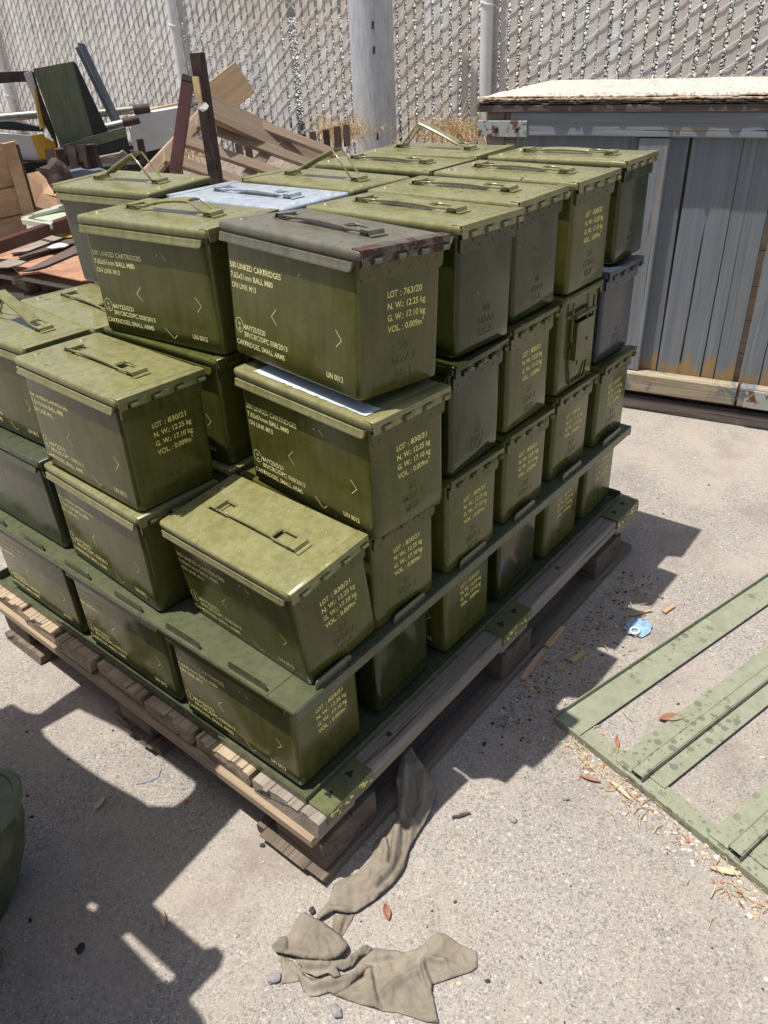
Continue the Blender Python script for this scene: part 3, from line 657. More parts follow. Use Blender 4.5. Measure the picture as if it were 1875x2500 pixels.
# key: (label, body, lid, side yr or None, lot or None, stamp, handle mode, reversed, full diamond marks)
O, OL, G, D = 'olive', 'olive_lid', 'olive_green', 'dark'
CANS = {
 (4,1,0): ('can with grey brown lid and rusty hinge corners on top of the front corner stack', O, 'brown_lid', '20', '763/20', 'MLI', 0, 0, 0),
 (3,1,0): ('olive can with pale blue tape on its lid, under the brown lidded can', O, OL, '21', '830/21', 'MDP', None, 0, 1),
 (2,0,0): ('tilted olive can with open lid top and handle, lowest exposed lid at the front corner', O, OL, '21', '830/21', 'MDP', 0, 0, 1),
 (3,0,1): ('olive can with exposed lid standing on the left front row, text on end and side', O, OL, '21', '830/21', 'MDP', 0, 0, 1),
 (4,1,1): ('olive can directly left of the can with the grey brown lid, handle slightly raised', O, OL, '21', None, 'MDP', .35, 0, 1),
 (3,0,2): ('glossy olive can cut by the left photo edge, handle raised off its wet looking lid', O, OL, '21', None, 'MDP', -1, 0, 1),
 (3,1,2): ('olive can lid half hidden behind the second top can, nearest the broken veneer pile', O, OL, None, None, 'MDP', 0, 0, 0),
 (3,1,1): ('dark shaded olive can wedged in the gap below the two front top cans', O, O, '21', '830/21', 'MDP', None, 0, 1),
 (4,2,2): ('leftmost top can with tall raised wire handle, beside the pale blue lid', G, OL, '21', None, 'MDP', -1, 1, 0),
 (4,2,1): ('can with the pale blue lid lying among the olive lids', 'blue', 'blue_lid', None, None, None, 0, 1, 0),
 (4,3,1): ('olive can behind the pale blue lid, with its wire handle standing up', O, OL, None, None, None, -1, 1, 0),
 (4,4,1): ('olive can in the second row of lids, flat handle, behind the raised handle lid', O, OL, None, None, None, 0, 0, 0),
 (4,5,1): ('farthest back can lid with raised handle, in front of the thick pipe column', O, OL, None, None, None, -1, 0, 0),
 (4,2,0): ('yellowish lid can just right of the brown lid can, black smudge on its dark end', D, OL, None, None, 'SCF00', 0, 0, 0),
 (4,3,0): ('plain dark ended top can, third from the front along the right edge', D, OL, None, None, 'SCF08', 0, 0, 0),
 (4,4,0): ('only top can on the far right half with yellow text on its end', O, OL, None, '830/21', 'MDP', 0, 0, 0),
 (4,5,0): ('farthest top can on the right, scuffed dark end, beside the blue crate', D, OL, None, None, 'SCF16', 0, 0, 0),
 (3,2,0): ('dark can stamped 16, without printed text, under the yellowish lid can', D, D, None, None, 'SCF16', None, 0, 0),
 (3,3,0): ('olive can with yellow text left of the can showing its latch', O, O, None, '830/21', 'MDP', None, 0, 0),
 (3,4,0): ('can turned around so its big latch plate faces out', O, O, None, None, None, None, 1, 0),
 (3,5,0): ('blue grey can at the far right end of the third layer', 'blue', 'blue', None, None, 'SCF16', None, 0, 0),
 (2,0,1): ('olive can below the left front can with exposed lid, resting on the adapter frame', O, OL, '21', None, 'MDP', None, 0, 1),
 (2,0,2): ('plain dark green can without text at the left photo edge, second layer', G, 'olive_green', None, None, 'SCF08', None, 0, 0),
 (2,1,0): ('olive can end between the tilted can and the can stamped lot 829, second layer', O, O, '21', '830/21', 'MDP', None, 0, 1),
 (2,2,0): ('second layer can marked lot 829/21, below the dark can stamped 16', O, O, '21', '829/21', 'MDP', None, 0, 1),
 (2,3,0): ('second layer can with text, one can left of the one under the latch can', O, O, None, '830/21', 'MDP', None, 0, 0),
 (2,4,0): ('second layer can directly under the can with the latch plate', O, O, None, '830/21', 'MDP', None, 0, 0),
 (2,5,0): ('second layer can directly under the blue grey can', O, O, None, '832/21', 'MDP', None, 0, 0),
 (1,0,0): ('bottom corner can marked lot 829/21 nearest the camera, under the adapter frame', O, O, '21', '829/21', 'MDP', None, 0, 1),
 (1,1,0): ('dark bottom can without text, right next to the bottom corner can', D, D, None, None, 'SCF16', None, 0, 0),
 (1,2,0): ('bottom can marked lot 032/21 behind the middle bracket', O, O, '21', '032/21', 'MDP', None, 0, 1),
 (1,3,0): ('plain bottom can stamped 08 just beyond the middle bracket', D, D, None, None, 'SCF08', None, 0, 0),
 (1,4,0): ('bottom can with yellow text, second from the far right end', O, O, None, '829/21', 'MDP', None, 0, 0),
 (1,5,0): ('bottom can at the far right end beside the last bracket', O, O, None, '829/21', 'MDP', None, 0, 0),
 (1,0,1): ('bottom can in the middle of the left side, deck boards mirrored in its gloss', O, O, '21', None, None, None, 0, 0),
 (1,0,2): ('bottom can at the far left, touching the left photo edge', O, O, '21', None, None, None, 0, 0)}
GRP = 'ammunition cans stacked on the pallet'
def make_can(key, pose, spec):
    label, body, lid, yr, lot, stamp, hm, rev, full = spec
    root = empty('ammunition_can', can_matrix(pose, TZ[key[0]], rev), label, 'ammunition can', GRP)
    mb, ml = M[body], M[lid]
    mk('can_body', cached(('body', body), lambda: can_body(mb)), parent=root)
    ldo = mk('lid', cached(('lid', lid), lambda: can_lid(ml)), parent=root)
    if lid == 'brown_lid':
        fm = M['rusty']
    else: fm = ml
    mk('hinge_flange', cached(('fl', fm.name), lambda: can_hinge(fm)), parent=ldo)
    st = mk('hinge_strap', cached(('st', body), lambda: can_strap(mb)), parent=root)
    for a, b in KX:
        mk('hinge_knuckle', cached(('kn', lid), lambda: can_knuckles(ml)), parent=st, M=WM[root.name] @ Matrix.Translation(((a + b) / 2, 0, 0)))
    mk('hinge_recess', cached(('rc',), lambda: dark_gap(M['dk'])), parent=st)
    if hm is not None:
        h = mk('handle', cached(('hb', lid, hm), lambda: can_handle(ml, hm)), parent=root)
        for far in (0, 1):
            mk('wire_loop', cached(('wl', hm, far, lid), lambda: can_wire(ml, hm, far)), parent=h)
            mk('handle_bracket', cached(('hk', lid, far), lambda: can_bracket(ml, far)), parent=root)
    if yr:
        for me in cached(('sm', yr, full), lambda: side_marks(M['cream'], yr, full)): mk(me.name.split('.')[0], me, parent=root)
    if lot: mk('end_marking', cached(('em', lot), lambda: end_mark(M['yellow'], lot)), parent=root)
    if stamp and not rev: mk('embossed_stamp', cached(('es', stamp, body), lambda: emboss(mb, EMB[stamp])), parent=root)
    if key == (3, 4, 0):
        r2 = root
        # latch sits on the end opposite the hinge: a holder matrix turned about the can's centre
        flip = WM[root.name] @ Matrix.Translation((BW, BL, 0)) @ Matrix.Rotation(math.pi, 4, 'Z')
        sv = WM[root.name]; n0 = set(o.name for o in sc.objects)
        latch_parts(root, mb)
        for o in sc.objects:
            if o.name not in n0: o.matrix_basis = sv.inverted() @ flip; WM[o.name] = flip
    return root
for k, spec in CANS.items(): make_can(k, POSE[k], spec)
for t in (1, 2, 3):
    for v in range(6):
        for u in range(3):
            if (t, v, u) in CANS or (t == 3 and v == 0): continue
            make_can((t, v, u), (v * .1856 + random.uniform(-.003, .003), u * .305, random.uniform(-.01, .01), 0, 0, 0), ('olive can buried inside the stack behind the outer cans', O, OL, None, None, None, None, 0, 0))
# pale tape lying on the lid below the brown-lidded can
rt = can_matrix(POSE[(3, 1, 0)], TZ[3], 0)
bm = bmesh.new(); a = []; rnd = random.Random(5)
for i in range(31):
    y = .012 + .235 * i / 30; w0 = .006 + rnd.uniform(-.0012, .0012); w1 = .034 + rnd.uniform(-.0015, .0015)
    a.append([bm.verts.new((x, y, .1890 + .0002 * rnd.random())) for x in (w0, .015, .025, w1)])
for p, q in zip(a, a[1:]):
    for k in range(3): bm.faces.new((p[k], p[k + 1], q[k + 1], q[k]))
tag(mk('adhesive_tape', bm, plain('faded_blue_tape', (.55, .60, .63), .5, .12, 60), M=rt, smooth=0), 'strip of faded pale blue tape stuck on a lid under the brown lidded can', 'tape')
print('cans done')

# ================================================================= BLUE-GREY CRATE AT THE RIGHT
cm = frameM((1.897, .322, GZ), (.2, -1, 0), (0, 0, 1))      # local x along the front face (to the right), y into the crate (away), z up
cr = empty('wooden_crate', cm, 'large blue grey painted wooden crate with rotting plywood top behind the cans', 'crate')
def CP(x, y, z): return cm @ Vector((x, y, z - GZ))
def cbox(name, lo, hi, mat, bev=.002, parent=cr):
    bm = bmesh.new(); box(bm, (lo[0], lo[1], lo[2] - GZ), (hi[0], hi[1], hi[2] - GZ), bev, 1); return mk(name, bm, mat, parent, cm)
def cboard(name, x0, x1, y, z0, z1, T, mat, par=cr):
    return board(name, CP(x0, y, (z0 + z1) / 2), CP(x1, y, (z0 + z1) / 2), z1 - z0, T, mat, par, up=(cm.to_3x3() @ Vector((0, -1, 0))))
XL, XR, DP = -.535, .74, .68
cbox('inner_wall', (XL + .03, .028, -.09), (XR - .03, DP - .03, .755), M['wood_dark'])
edges = [-.47, -.055, .085, .225, .265, .325, .338, .40, .50, .60, .71]
rnd = random.Random(4)
for a, b in zip(edges, edges[1:]):
    if a == .325: continue
    o = board('panel_board', CP((a + b) / 2, .020 - rnd.uniform(0, .003), -.045), CP((a + b) / 2 + rnd.uniform(-.004, .004), .020, .692), b - a - .002 - rnd.uniform(0, .003), .012, M['blue_panel'], cr, up=(cm.to_3x3() @ Vector((0, -1, 0))))
for i in range(7): cboard('inner_board', .32, .44, .0285, -.03 + i * .105, .072 + i * .105, .004, M['wood_brown'])
cboard('front_beam', -.448, XR, -.004, .692, .757, .028, M['blue_x'])
cbox('corner_post', (-.535, .006, -.11), (-.475, .04, .755), M['wood_grey']); cbox('corner_post', (-.474, .008, -.08), (-.44, .035, .755), M['wood_grey'])
board('middle_post', CP(-.012, -.001, -.016), CP(-.012, -.001, .690), .085, .026, M['blue_x'], cr, up=(cm.to_3x3() @ Vector((0, -1, 0))))
cboard('lower_beam', -.52, .345, -.012, -.080, -.016, .046, M['blue_worn']); cboard('lower_beam', .35, XR, -.012, -.080, -.016, .046, M['blue_worn'])
cboard('skid', -.53, XR, -.002, -.150, -.112, .04, M['wood_grey']); cboard('skid', -.53, XR, .06, -.118, -.082, .05, M['wood_dark'])
cboard('skid', -.53, XR, .6, -.150, -.08, .05, M['wood_dark'])
cboard('lid_board', -.555, XR + .02, -.002, .757, .7755, .045, M['wood_dark'])
for lo, hi in (((-.552, -.0235, .688), (-.392, -.0195, .733)), ((.37, -.0395, -.078), (.60, -.0355, -.020))):
    bm = bmesh.new(); box(bm, (lo[0], lo[1], lo[2] - GZ), (hi[0], hi[1], hi[2] - GZ), .001, 1)
    pl = mk('corner_plate', bm, M['plate'], cr, cm); bm = bmesh.new()
    for k in (.38, .80): bmesh.ops.create_uvsphere(bm, u_segments=12, v_segments=8, radius=1, matrix=Matrix.Translation((lo[0] + (hi[0] - lo[0]) * k, lo[1] - .001, (lo[2] + hi[2]) / 2 - GZ)) @ Matrix.Diagonal((.007, .005, .007, 1)))
    mk('bolt_head', bm, M['rust'], pl, cm)
for y in (.04, .2, .36, .52, .66):
    cbox('roof_batten', (XL + .01, y - .03, .757), (XR - .01, y + .03, .7745), M['wood_dark'])
# rotten plywood lid: ragged layered edge, bleached fibres
def plysheet(z, dz, inset, mat, seed, y1=DP, rag=.012):
    bm = bmesh.new(); nxx, nyy = 150, 40; rnd = random.Random(seed); g = []
    ed = [noise.noise(Vector((i * .21, seed * 7.3, 0))) * rag + noise.noise(Vector((i * .9, seed, 2))) * rag * .5 for i in range(nxx + 1)]
    for i in range(nxx + 1):
        x = XL - .02 + (XR - XL + .04) * i / nxx; row = []
        for j in range(nyy + 1):
            t = j / nyy; y = (-.026 + inset + ed[i]) * (1 - t) + (y1 + .01 + ed[-i - 1]) * t
            zz = z + .003 * noise.noise(Vector((x * 6, y * 6, seed))) + .0012 * noise.noise(Vector((x * 60, y * 12, seed))) + (.002 * rnd.random() if j < 2 else 0)
            row.append(bm.verts.new((x + (0 if 0 < i < nxx else rnd.uniform(-.006, .006)), y, zz - GZ)))
        g.append(row)
    for i in range(nxx):
        for j in range(nyy): bm.faces.new((g[i][j], g[i + 1][j], g[i + 1][j + 1], g[i][j + 1]))
    r = bmesh.ops.extrude_face_region(bm, geom=bm.faces[:]); bmesh.ops.translate(bm, vec=(0, 0, -dz), verts=[v for v in r['geom'] if isinstance(v, bmesh.types.BMVert)])
    return mk('plywood_layer', bm, mat, cr, cm, smooth=30)
plysheet(.7800, .003, .004, M['plyedge'], 1, rag=.010); plysheet(.7855, .003, -.002, M['plyedge'], 2, rag=.012); plysheet(.7915, .0035, .0, M['ply'], 3); plysheet(.7960, .0035, .028, M['plytop'], 4, rag=.03)
bm = bmesh.new(); rnd = random.Random(9)
for i in range(900):
    x = rnd.uniform(-.38, XR); y = rnd.choice((rnd.uniform(.0, .05), rnd.uniform(.0, .6), DP + rnd.uniform(-.01, .012))); l = rnd.uniform(.008, .035); a = rnd.gauss(.2, .35)
    p = Vector((x, y, .7975 + .002 * rnd.random() - GZ)); d = Vector((math.sin(a) * l, -math.cos(a) * l if y < .3 else math.cos(a) * l, rnd.uniform(-.001, .007))); w = Vector((.0009, 0, .0))
    bm.faces.new([bm.verts.new(q) for q in (p - w, p + w, p + d)]); bm.faces.new([bm.verts.new(q) for q in (p, p + d, p + Vector((0, 0, .0012)))])
tag(mk('splinters', bm, M['plytop'], cr, cm, smooth=0), kind='stuff')

# ================================================================= STEEL FRAME LYING ON THE GROUND (right)
gm = frameM((.479, -.183, GZ), (.966, -.257, 0), (0, 0, 1)) @ Matrix.Diagonal((1, -1, 1, 1))   # x along the long rail, y towards the camera side
gf = empty('steel_ground_frame', frameM((.479, -.183, GZ), (.966, -.257, 0), (0, 0, 1)), 'pale green steel rack frame lying flat on the ground, dotted with dark drips', 'steel frame')
def drips():
    s = N('green_paint_with_dark_drips'); tc = s.n('TexCoord'); c = tc.outputs['Object']
    base = s.mix(s.ramp(s.noise(c, 40, 6, .7), [(.35, 0.), (.65, 1.)]), (.235, .245, .170), (.300, .310, .225))
    out = base
    for sc_, th, lim in ((95., .30, .42), (48., .36, .55), (200., .28, .35)):
        v = s.n('TexVoronoi', Scale=sc_); s.l(c, v.inputs['Vector']); sp = s.n('SeparateColor'); s.l(v.outputs['Color'], sp.inputs[0])
        m = s.math('MULTIPLY', s.ramp(v.outputs['Distance'], [(th - .02, 1.), (th, 0.)]), s.ramp(sp.outputs[0], [(1 - lim - .01, 0.), (1 - lim, 1.)]))
        zone = s.ramp(s.noise(c, 4.5, 2), [(.42, 0.), (.52, 1.)]); out = s.mix(s.math('MULTIPLY', m, s.math('MULTIPLY', zone, .75)), out, (.12, .13, .085))
    s.out(out, .5); s.bump(s.noise(c, 150, 3), .2, .0008); return s.m
M['drip'] = drips()
def gbox(name, boxes, mat=M['drip']):
    bm = bmesh.new()
    for lo, hi in boxes: box(bm, (lo[0], lo[1], lo[2]), (hi[0], hi[1], hi[2]), .0006, 1)
    return mk(name, bm, mat, gf, gm)
gbox('outer_rail', [((0, .0, .006), (1.15, .057, .0085)), ((0, -.003, .001), (1.15, -.0002, .018))])
gbox('end_rail', [((.002, .0575, .0035), (.040, .74, .0058)), ((-.003, -.002, .001), (-.0002, .74, .016))])
for y in (.135, .325, .515):
    gbox('rib', [((.012, y, .0065), (1.15, y + .034, .009)), ((.012, y + .0345, .0065), (1.15, y + .0365, .020)), ((.010, y + .037, .018), (1.15, y + .057, .0203)), ((.010, y + .0575, .0065), (1.15, y + .0595, .0203)), ((.03, y + .060, .0065), (1.15, y + .092, .009))])
gbox('outer_rail', [((0, .70, .0065), (1.15, .74, .009))])

# ================================================================= CLOTH STRIP
def seg_d(p, a, b):
    ab = b - a; t = max(0, min(1, (p - a).dot(ab) / max(ab.length_squared, 1e-12))); return (p - (a + ab * t)).length
def inside(p, poly):
    c = False; n = len(poly)
    for i in range(n):
        a, b = poly[i], poly[i - 1]
        if (a.y > p.y) != (b.y > p.y) and p.x < (b.x - a.x) * (p.y - a.y) / (b.y - a.y) + a.x: c = not c
    return c
def cpx(x, y, lift=0):        # measured on the photograph, then laid on the ground (or on the slope up to the pallet)
    px, py = 600 + x / 2.765, 1850 + y / 2.765
    return atz(px, py, GZ + lift)
def cloth_piece(bm, outline, ridges, base, seed, slope=None, st=.0022, rough=1.):
    lf = (lambda y: slope[1] * max(0, min(1, (slope[0] - y) / slope[0])) ** 1.2) if slope else (lambda y: 0)
    P3 = [cpx(x, y, lf(y)) for x, y in outline]; poly = [Vector((p.x, p.y)) for p in P3]
    RG = [([Vector((q.x, q.y)) for q in (cpx(x, y, lf(y)) for x, y in pl)], h, w) for pl, h, w in ridges]
    x0, x1 = min(p.x for p in poly) - st, max(p.x for p in poly) + st; y0, y1 = min(p.y for p in poly) - st, max(p.y for p in poly) + st
    nx, ny = int((x1 - x0) / st) + 1, int((y1 - y0) / st) + 1; V = {}
    def vert(i, j):
        if (i, j) not in V:
            x, y = x0 + i * st, y0 + j * st; V[(i, j)] = bm.verts.new((x, y, 0))
        return V[(i, j)]
    fs = []
    for i in range(nx):
        for j in range(ny):
            if inside(Vector((x0 + (i + .5) * st, y0 + (j + .5) * st)), poly): fs.append(bm.faces.new((vert(i, j), vert(i + 1, j), vert(i + 1, j + 1), vert(i, j + 1))))
    n = len(poly)
    for v in V.values():
        p = Vector((v.co.x, v.co.y)); dm, best = 9, None
        for k in range(n):
            a, b = poly[k], poly[(k + 1) % n]; ab = b - a; t = max(0, min(1, (p - a).dot(ab) / max(ab.length_squared, 1e-12))); q = a + ab * t; d = (p - q).length
            if d < dm: dm, best = d, (q, P3[k].lerp(P3[(k + 1) % n], t).z)
        if any(len(e.link_faces) == 1 for e in v.link_edges): p = best[0]; dm = 0
        z = 0
        for pl, h, w in RG:
            d = min(seg_d(p, a, b) for a, b in zip(pl, pl[1:])); z += 1.5 * h * math.exp(-(d / w) ** 2)
        q = Vector((p.x, p.y, seed)); z += rough * (.0040 * noise.noise(q * 26) + .0035 * max(0, 1 - abs(noise.noise(q * 42)) * 5) + .0020 * noise.noise(q * 90) + .0007 * noise.noise(q * 280))
        ed = 1 - math.exp(-dm / .007)
        bz = GZ
        if slope:
            wsum = zs = 0
            for k in range(n):
                w = 1 / ((p - poly[k]).length_squared + 1e-5) ; wsum += w; zs += w * P3[k].z
            bz = zs / wsum
        v.co = (p.x, p.y, bz + base + .0012 + max(-.0005, (.0022 + z) * (.25 + .75 * ed)))
bm = bmesh.new(); K_ = .0045
cloth_piece(bm, [(1045, -40), (1120, -60), (1170, 30), (1250, 120), (1280, 250), (1250, 370), (1200, 470), (1150, 550), (1100, 640), (1065, 770), (990, 870), (870, 975), (745, 1058), (690, 1064), (600, 1050), (545, 1085), (485, 1118), (495, 1070), (555, 1000), (575, 940), (600, 872), (650, 840), (755, 800), (850, 700), (868, 600), (925, 540), (1022, 440), (1030, 330), (1015, 150), (1040, 60)],
 [([(1062, 470), (1072, 560), (1062, 680), (1000, 800), (900, 900)], -.008, .0035), ([(1120, 470), (1110, 590), (1070, 720), (1000, 830), (880, 940)], .006, .005), ([(1030, 470), (1015, 600), (985, 760), (880, 870)], .007, .006), ([(965, 585), (980, 660), (972, 740)], -.006, .003), ([(940, 590), (950, 680), (940, 740)], .005, .005), ([(1070, 0), (1080, 200), (1050, 420)], .006, .006), ([(1130, 60), (1140, 250), (1110, 430)], -.006, .004), ([(1200, 120), (1200, 330), (1140, 480)], .006, .006), ([(640, 900), (760, 860), (850, 780)], .003, .009), ([(520, 1090), (570, 1040), (680, 1050)], .005, .005), ([(600, 1000), (700, 960), (840, 930)], -.003, .006)], .004, 1, (480, .055))
cloth_piece(bm, [(588, 1066), (735, 1060), (720, 1095), (668, 1180), (640, 1232), (585, 1175)], [([(625, 1070), (600, 1170)], -.005, .003), ([(660, 1070), (625, 1200)], .005, .003), ([(695, 1070), (650, 1190)], -.004, .003)], 0, 2)
cloth_piece(bm, [(235, 1335), (330, 1385), (350, 1420), (362, 1512), (300, 1522), (240, 1532), (247, 1440)], [([(250, 1360), (255, 1500)], .003, .004)], 0, 3)
cloth_piece(bm, [(345, 1405), (420, 1490), (500, 1500), (600, 1490), (690, 1470), (830, 1410), (870, 1420), (780, 1480), (700, 1550), (600, 1612), (560, 1592), (490, 1612), (432, 1618), (385, 1572), (358, 1500)], [([(380, 1500), (450, 1560), (560, 1560), (700, 1500), (820, 1435)], .009, .006), ([(440, 1600), (540, 1580), (660, 1530)], -.006, .003), ([(400, 1470), (520, 1520), (640, 1500)], -.006, .003)], .002, 4)
cloth_piece(bm, [(830, 1302), (870, 1290), (1000, 1306), (1060, 1322), (1180, 1290), (1240, 1222), (1290, 1190), (1345, 1195), (1450, 1268), (1560, 1312), (1563, 1420), (1530, 1448), (1400, 1492), (1262, 1538), (1258, 1585), (1304, 1800), (1222, 1792), (1040, 1728), (912, 1712), (782, 1672), (700, 1648), (600, 1612), (705, 1545), (800, 1480), (745, 1425), (785, 1365)],
 [([(1195, 1395), (1190, 1440), (1215, 1500), (1258, 1560)], .008, .0045), ([(1175, 1400), (1170, 1450), (1195, 1510)], -.005, .003), ([(1220, 1370), (1310, 1385), (1330, 1390)], .006, .004), ([(870, 1450), (885, 1540), (905, 1650)], -.006, .004), ([(840, 1460), (860, 1560), (870, 1680)], .005, .006), ([(900, 1620), (1000, 1550), (1180, 1440)], .005, .006), ([(930, 1690), (1060, 1705), (1220, 1712)], -.006, .003), ([(1320, 1390), (1440, 1420), (1550, 1425)], .002, .004), ([(830, 1330), (960, 1350), (1040, 1340)], .004, .006), ([(800, 1400), (900, 1400), (1000, 1370)], -.004, .004), ([(620, 1612), (720, 1570), (830, 1500)], .004, .005), ([(1250, 1560), (1280, 1680), (1290, 1780)], .004, .006)], .001, 5)
cloth_piece(bm, [(330, 1372), (420, 1392), (560, 1398), (680, 1382), (755, 1330), (800, 1288), (855, 1298), (825, 1342), (765, 1362), (722, 1422), (655, 1452), (612, 1435), (640, 1490), (600, 1500), (560, 1470), (480, 1498), (400, 1462)], [([(380, 1410), (520, 1420), (680, 1400), (800, 1310)], .008, .005), ([(420, 1460), (540, 1450), (600, 1420)], -.006, .003), ([(600, 1440), (640, 1470)], .005, .003)], .005, 6)
cloth_piece(bm, [(402, 1075), (462, 1112), (522, 1138), (582, 1182), (652, 1240), (692, 1288), (690, 1322), (640, 1372), (560, 1398), (480, 1394), (400, 1388), (330, 1364), (262, 1348), (200, 1334), (182, 1302), (240, 1240), (278, 1236), (330, 1160), (372, 1092)], [([(270, 1245), (268, 1300), (250, 1335)], .006, .004), ([(300, 1345), (440, 1380), (600, 1372), (680, 1320)], .007, .005), ([(410, 1100), (520, 1160), (640, 1260)], .006, .006), ([(380, 1130), (350, 1250)], .003, .010), ([(430, 1180), (480, 1300)], .004, .014), ([(295, 1250), (300, 1330)], -.004, .003)], .008, 7)
me = mesh_of(bm, M['cloth'], 80, 'cloth_strip')
cl = tag(mk('cloth_strip', me), 'long twisted strip of dirty grey canvas trailing from under the pallet corner', 'cloth')
md = cl.modifiers.new('thick', 'SOLIDIFY'); md.thickness = .001; md.offset = 1

# ================================================================= LITTER
def blob(name, p, size_, mat, label, cat, group=None, seed=0, flat=.6):
    size = size_ * .8; bm = bmesh.new(); bmesh.ops.create_icosphere(bm, subdivisions=2, radius=1)
    for v in bm.verts:
        k = 1 + .35 * noise.noise(v.co * 1.7 + Vector((seed * 5, 0, 0))); v.co = Vector((v.co.x * size * k, v.co.y * size * .75 * k, v.co.z * size * flat * k))
    o = mk(name, bm, mat, M=Matrix.Translation((p[0], p[1], GZ + size * flat * .8)) @ Matrix.Rotation(seed * 1.3, 4, 'Z'), smooth=0)
    return tag(o, label, cat, group)
G_ST = 'loose stones on the ground'
for i, (x, y, s_, m, lab) in enumerate(((-.165, -.199, .0125, 'stone', 'pale grey angular stone below the canvas strip at the bottom edge'), (-.187, -.101, .0125, 'stone', 'brown grey lump touching the left end of the canvas strip'), (-.081, -.074, .008, 'dstone', 'dark pebble where the canvas strip pinches'),
        (.334, -.283, .008, 'stone', 'grey flat pebble in open sunlight between canvas and steel frame'), (.428, -.044, .009, 'dstone', 'black clod in the shade near the middle bracket'), (.242, -.235, .008, 'stone', 'grey splinter of stone right of the canvas strip'),
        (.35, -.106, .006, 'dstone', 'black pebble in shade below the pallet corner'), (.505, -.185, .008, 'dstone', 'black clod leaning on the tip of the ground frame'), (-.05, .07, .006, 'dstone', 'dark pebble on the left shadow edge'), (-.335, .16, .010, 'dstone', 'dark clod in the left shade'))):
    blob('stone', (x, y), s_, M[m], lab, 'stone', G_ST, i + 1)
def twig(name, a, b, r, mat, label, cat, group=None, seed=0):
    bm = bmesh.new(); a, b = Vector(a), Vector(b); pts = [a.lerp(b, t / 6) + Vector((0, 0, .002 * noise.noise(Vector((t, seed, 0))))) + Vector((.004 * noise.noise(Vector((t * .7, seed, 3))), .004 * noise.noise(Vector((t * .7, seed, 8))), 0)) for t in range(7)]
    tube(bm, pts, [r * (1 - .35 * abs(t - 3) / 3) for t in range(7)], 7)
    return tag(mk(name, bm, mat), label, cat, group)
twig('twig', (.183, -.150, GZ + .004), (.210, -.170, GZ + .004), .0030, M['wood_dark'], 'short dark twig lying in the sun right of the canvas strip', 'twig')
def chipb(a, b, w, label, mat=M['wood_new']):
    o = board('wood_splinter', (a[0], a[1], GZ + .004), (b[0], b[1], GZ + .004), w, .004, mat, jag=.006); return tag(o, label, 'wood splinter', 'wood splinters on the ground')
chipb((.535, -.078), (.640, -.070), .013, 'long orange wood splinter in shade beside the pallet'); chipb((.648, -.070), (.735, -.066), .015, 'pale orange wood splinter end to end with the longest one'); chipb((.640, -.133), (.690, -.142), .014, 'short wide brown wood chip in the shade')
chipb((.85, -.166), (.90, -.20), .006, 'thin orange sliver at the shadow edge near the blue scrap'); chipb((.905, -.222), (.945, -.232), .010, 'small tan wood chip farthest from the camera in the sun')
def leaf(p, L, W, rot, mat, label, curl=.3, seed=0):
    bm = bmesh.new(); rows = []
    for i in range(9):
        t = i / 8; w = W * math.sin(math.pi * min(1, t * .95 + .05)) ** .8; row = []
        for j in range(5):
            u = (j / 4 - .5) * 2; row.append(bm.verts.new(((t - .5) * L, u * w / 2, .002 + curl * W * (u * u) + .15 * W * math.sin(t * 3))))
        rows.append(row)
    for a, b in zip(rows, rows[1:]):
        for j in range(4): bm.faces.new((a[j], a[j + 1], b[j + 1], b[j]))
    o = mk('dead_leaf', bm, mat, M=Matrix.Translation((p[0], p[1], GZ)) @ Matrix.Rotation(rot, 4, 'Z')); m = o.modifiers.new('t', 'SOLIDIFY'); m.thickness = .0006
    return tag(o, label, 'leaf', 'dead leaves on the ground')
leaf((.612, -.358), .046, .020, -.9, M['leaf'], 'curled red brown leaf between the frame rails', .35)
leaf((.452, -.404), .03, .010, .2, M['leafpale'], 'tan curled leaf at the end of the first rib'); leaf((.404, -.352), .050, .009, -1.9, M['leafpale'], 'long pale leaf tucked along the frame end rail')
leaf((.361, -.545), .045, .011, -1.2, M['leafpale'], 'pale bean shaped leaf outside the frame at the lower right'); leaf((.395, -.30), .035, .008, -1.3, M['leaf'], 'brown sliver leaf by the frame corner'); leaf((-.013, -.166), .026, .012, .9, M['leaf'], 'orange brown leaf under the canvas strip')
leaf((.50, -.30), .03, .008, .5, M['leaf'], 'dark brown leaf scrap inside the frame corner'); leaf((-.17, .36), .03, .012, .3, M['leafpale'], 'pale leaf scrap in the left shade'); leaf((-.23, .10), .034, .009, 1.1, M['leafpale'], 'thin tan leaf in the left shade near the light slot')
# blue and white torn scrap
sp = empty('plastic_scrap', (.825, -.195, GZ), 'torn sky blue plastic scrap with a white ring on the ground', 'plastic scrap')
bm = bmesh.new(); c0 = bm.verts.new((.825, -.198, GZ + .006)); rim = []
for i in range(26):
    a = 2 * math.pi * i / 26; r = .030 * (1 + .35 * noise.noise(Vector((math.cos(a) * 2.2, math.sin(a) * 2.2, 1)))); rim.append(bm.verts.new((.825 + r * 1.05 * math.cos(a), -.198 + r * .9 * math.sin(a), GZ + .003 + .004 * random.random())))
for i in range(26): bm.faces.new((c0, rim[i], rim[(i + 1) % 26]))
mk('scrap_sheet', bm, M['bscrap'], sp, Matrix(), smooth=0)
bm = bmesh.new(); tube(bm, [(.803 + .011 * math.cos(a), -.199 + .009 * math.sin(a), GZ + .010) for a in [2 * math.pi * i / 18 for i in range(18)]], .0022, 6, closed=True); mk('ring', bm, M['wscrap'], sp, Matrix())
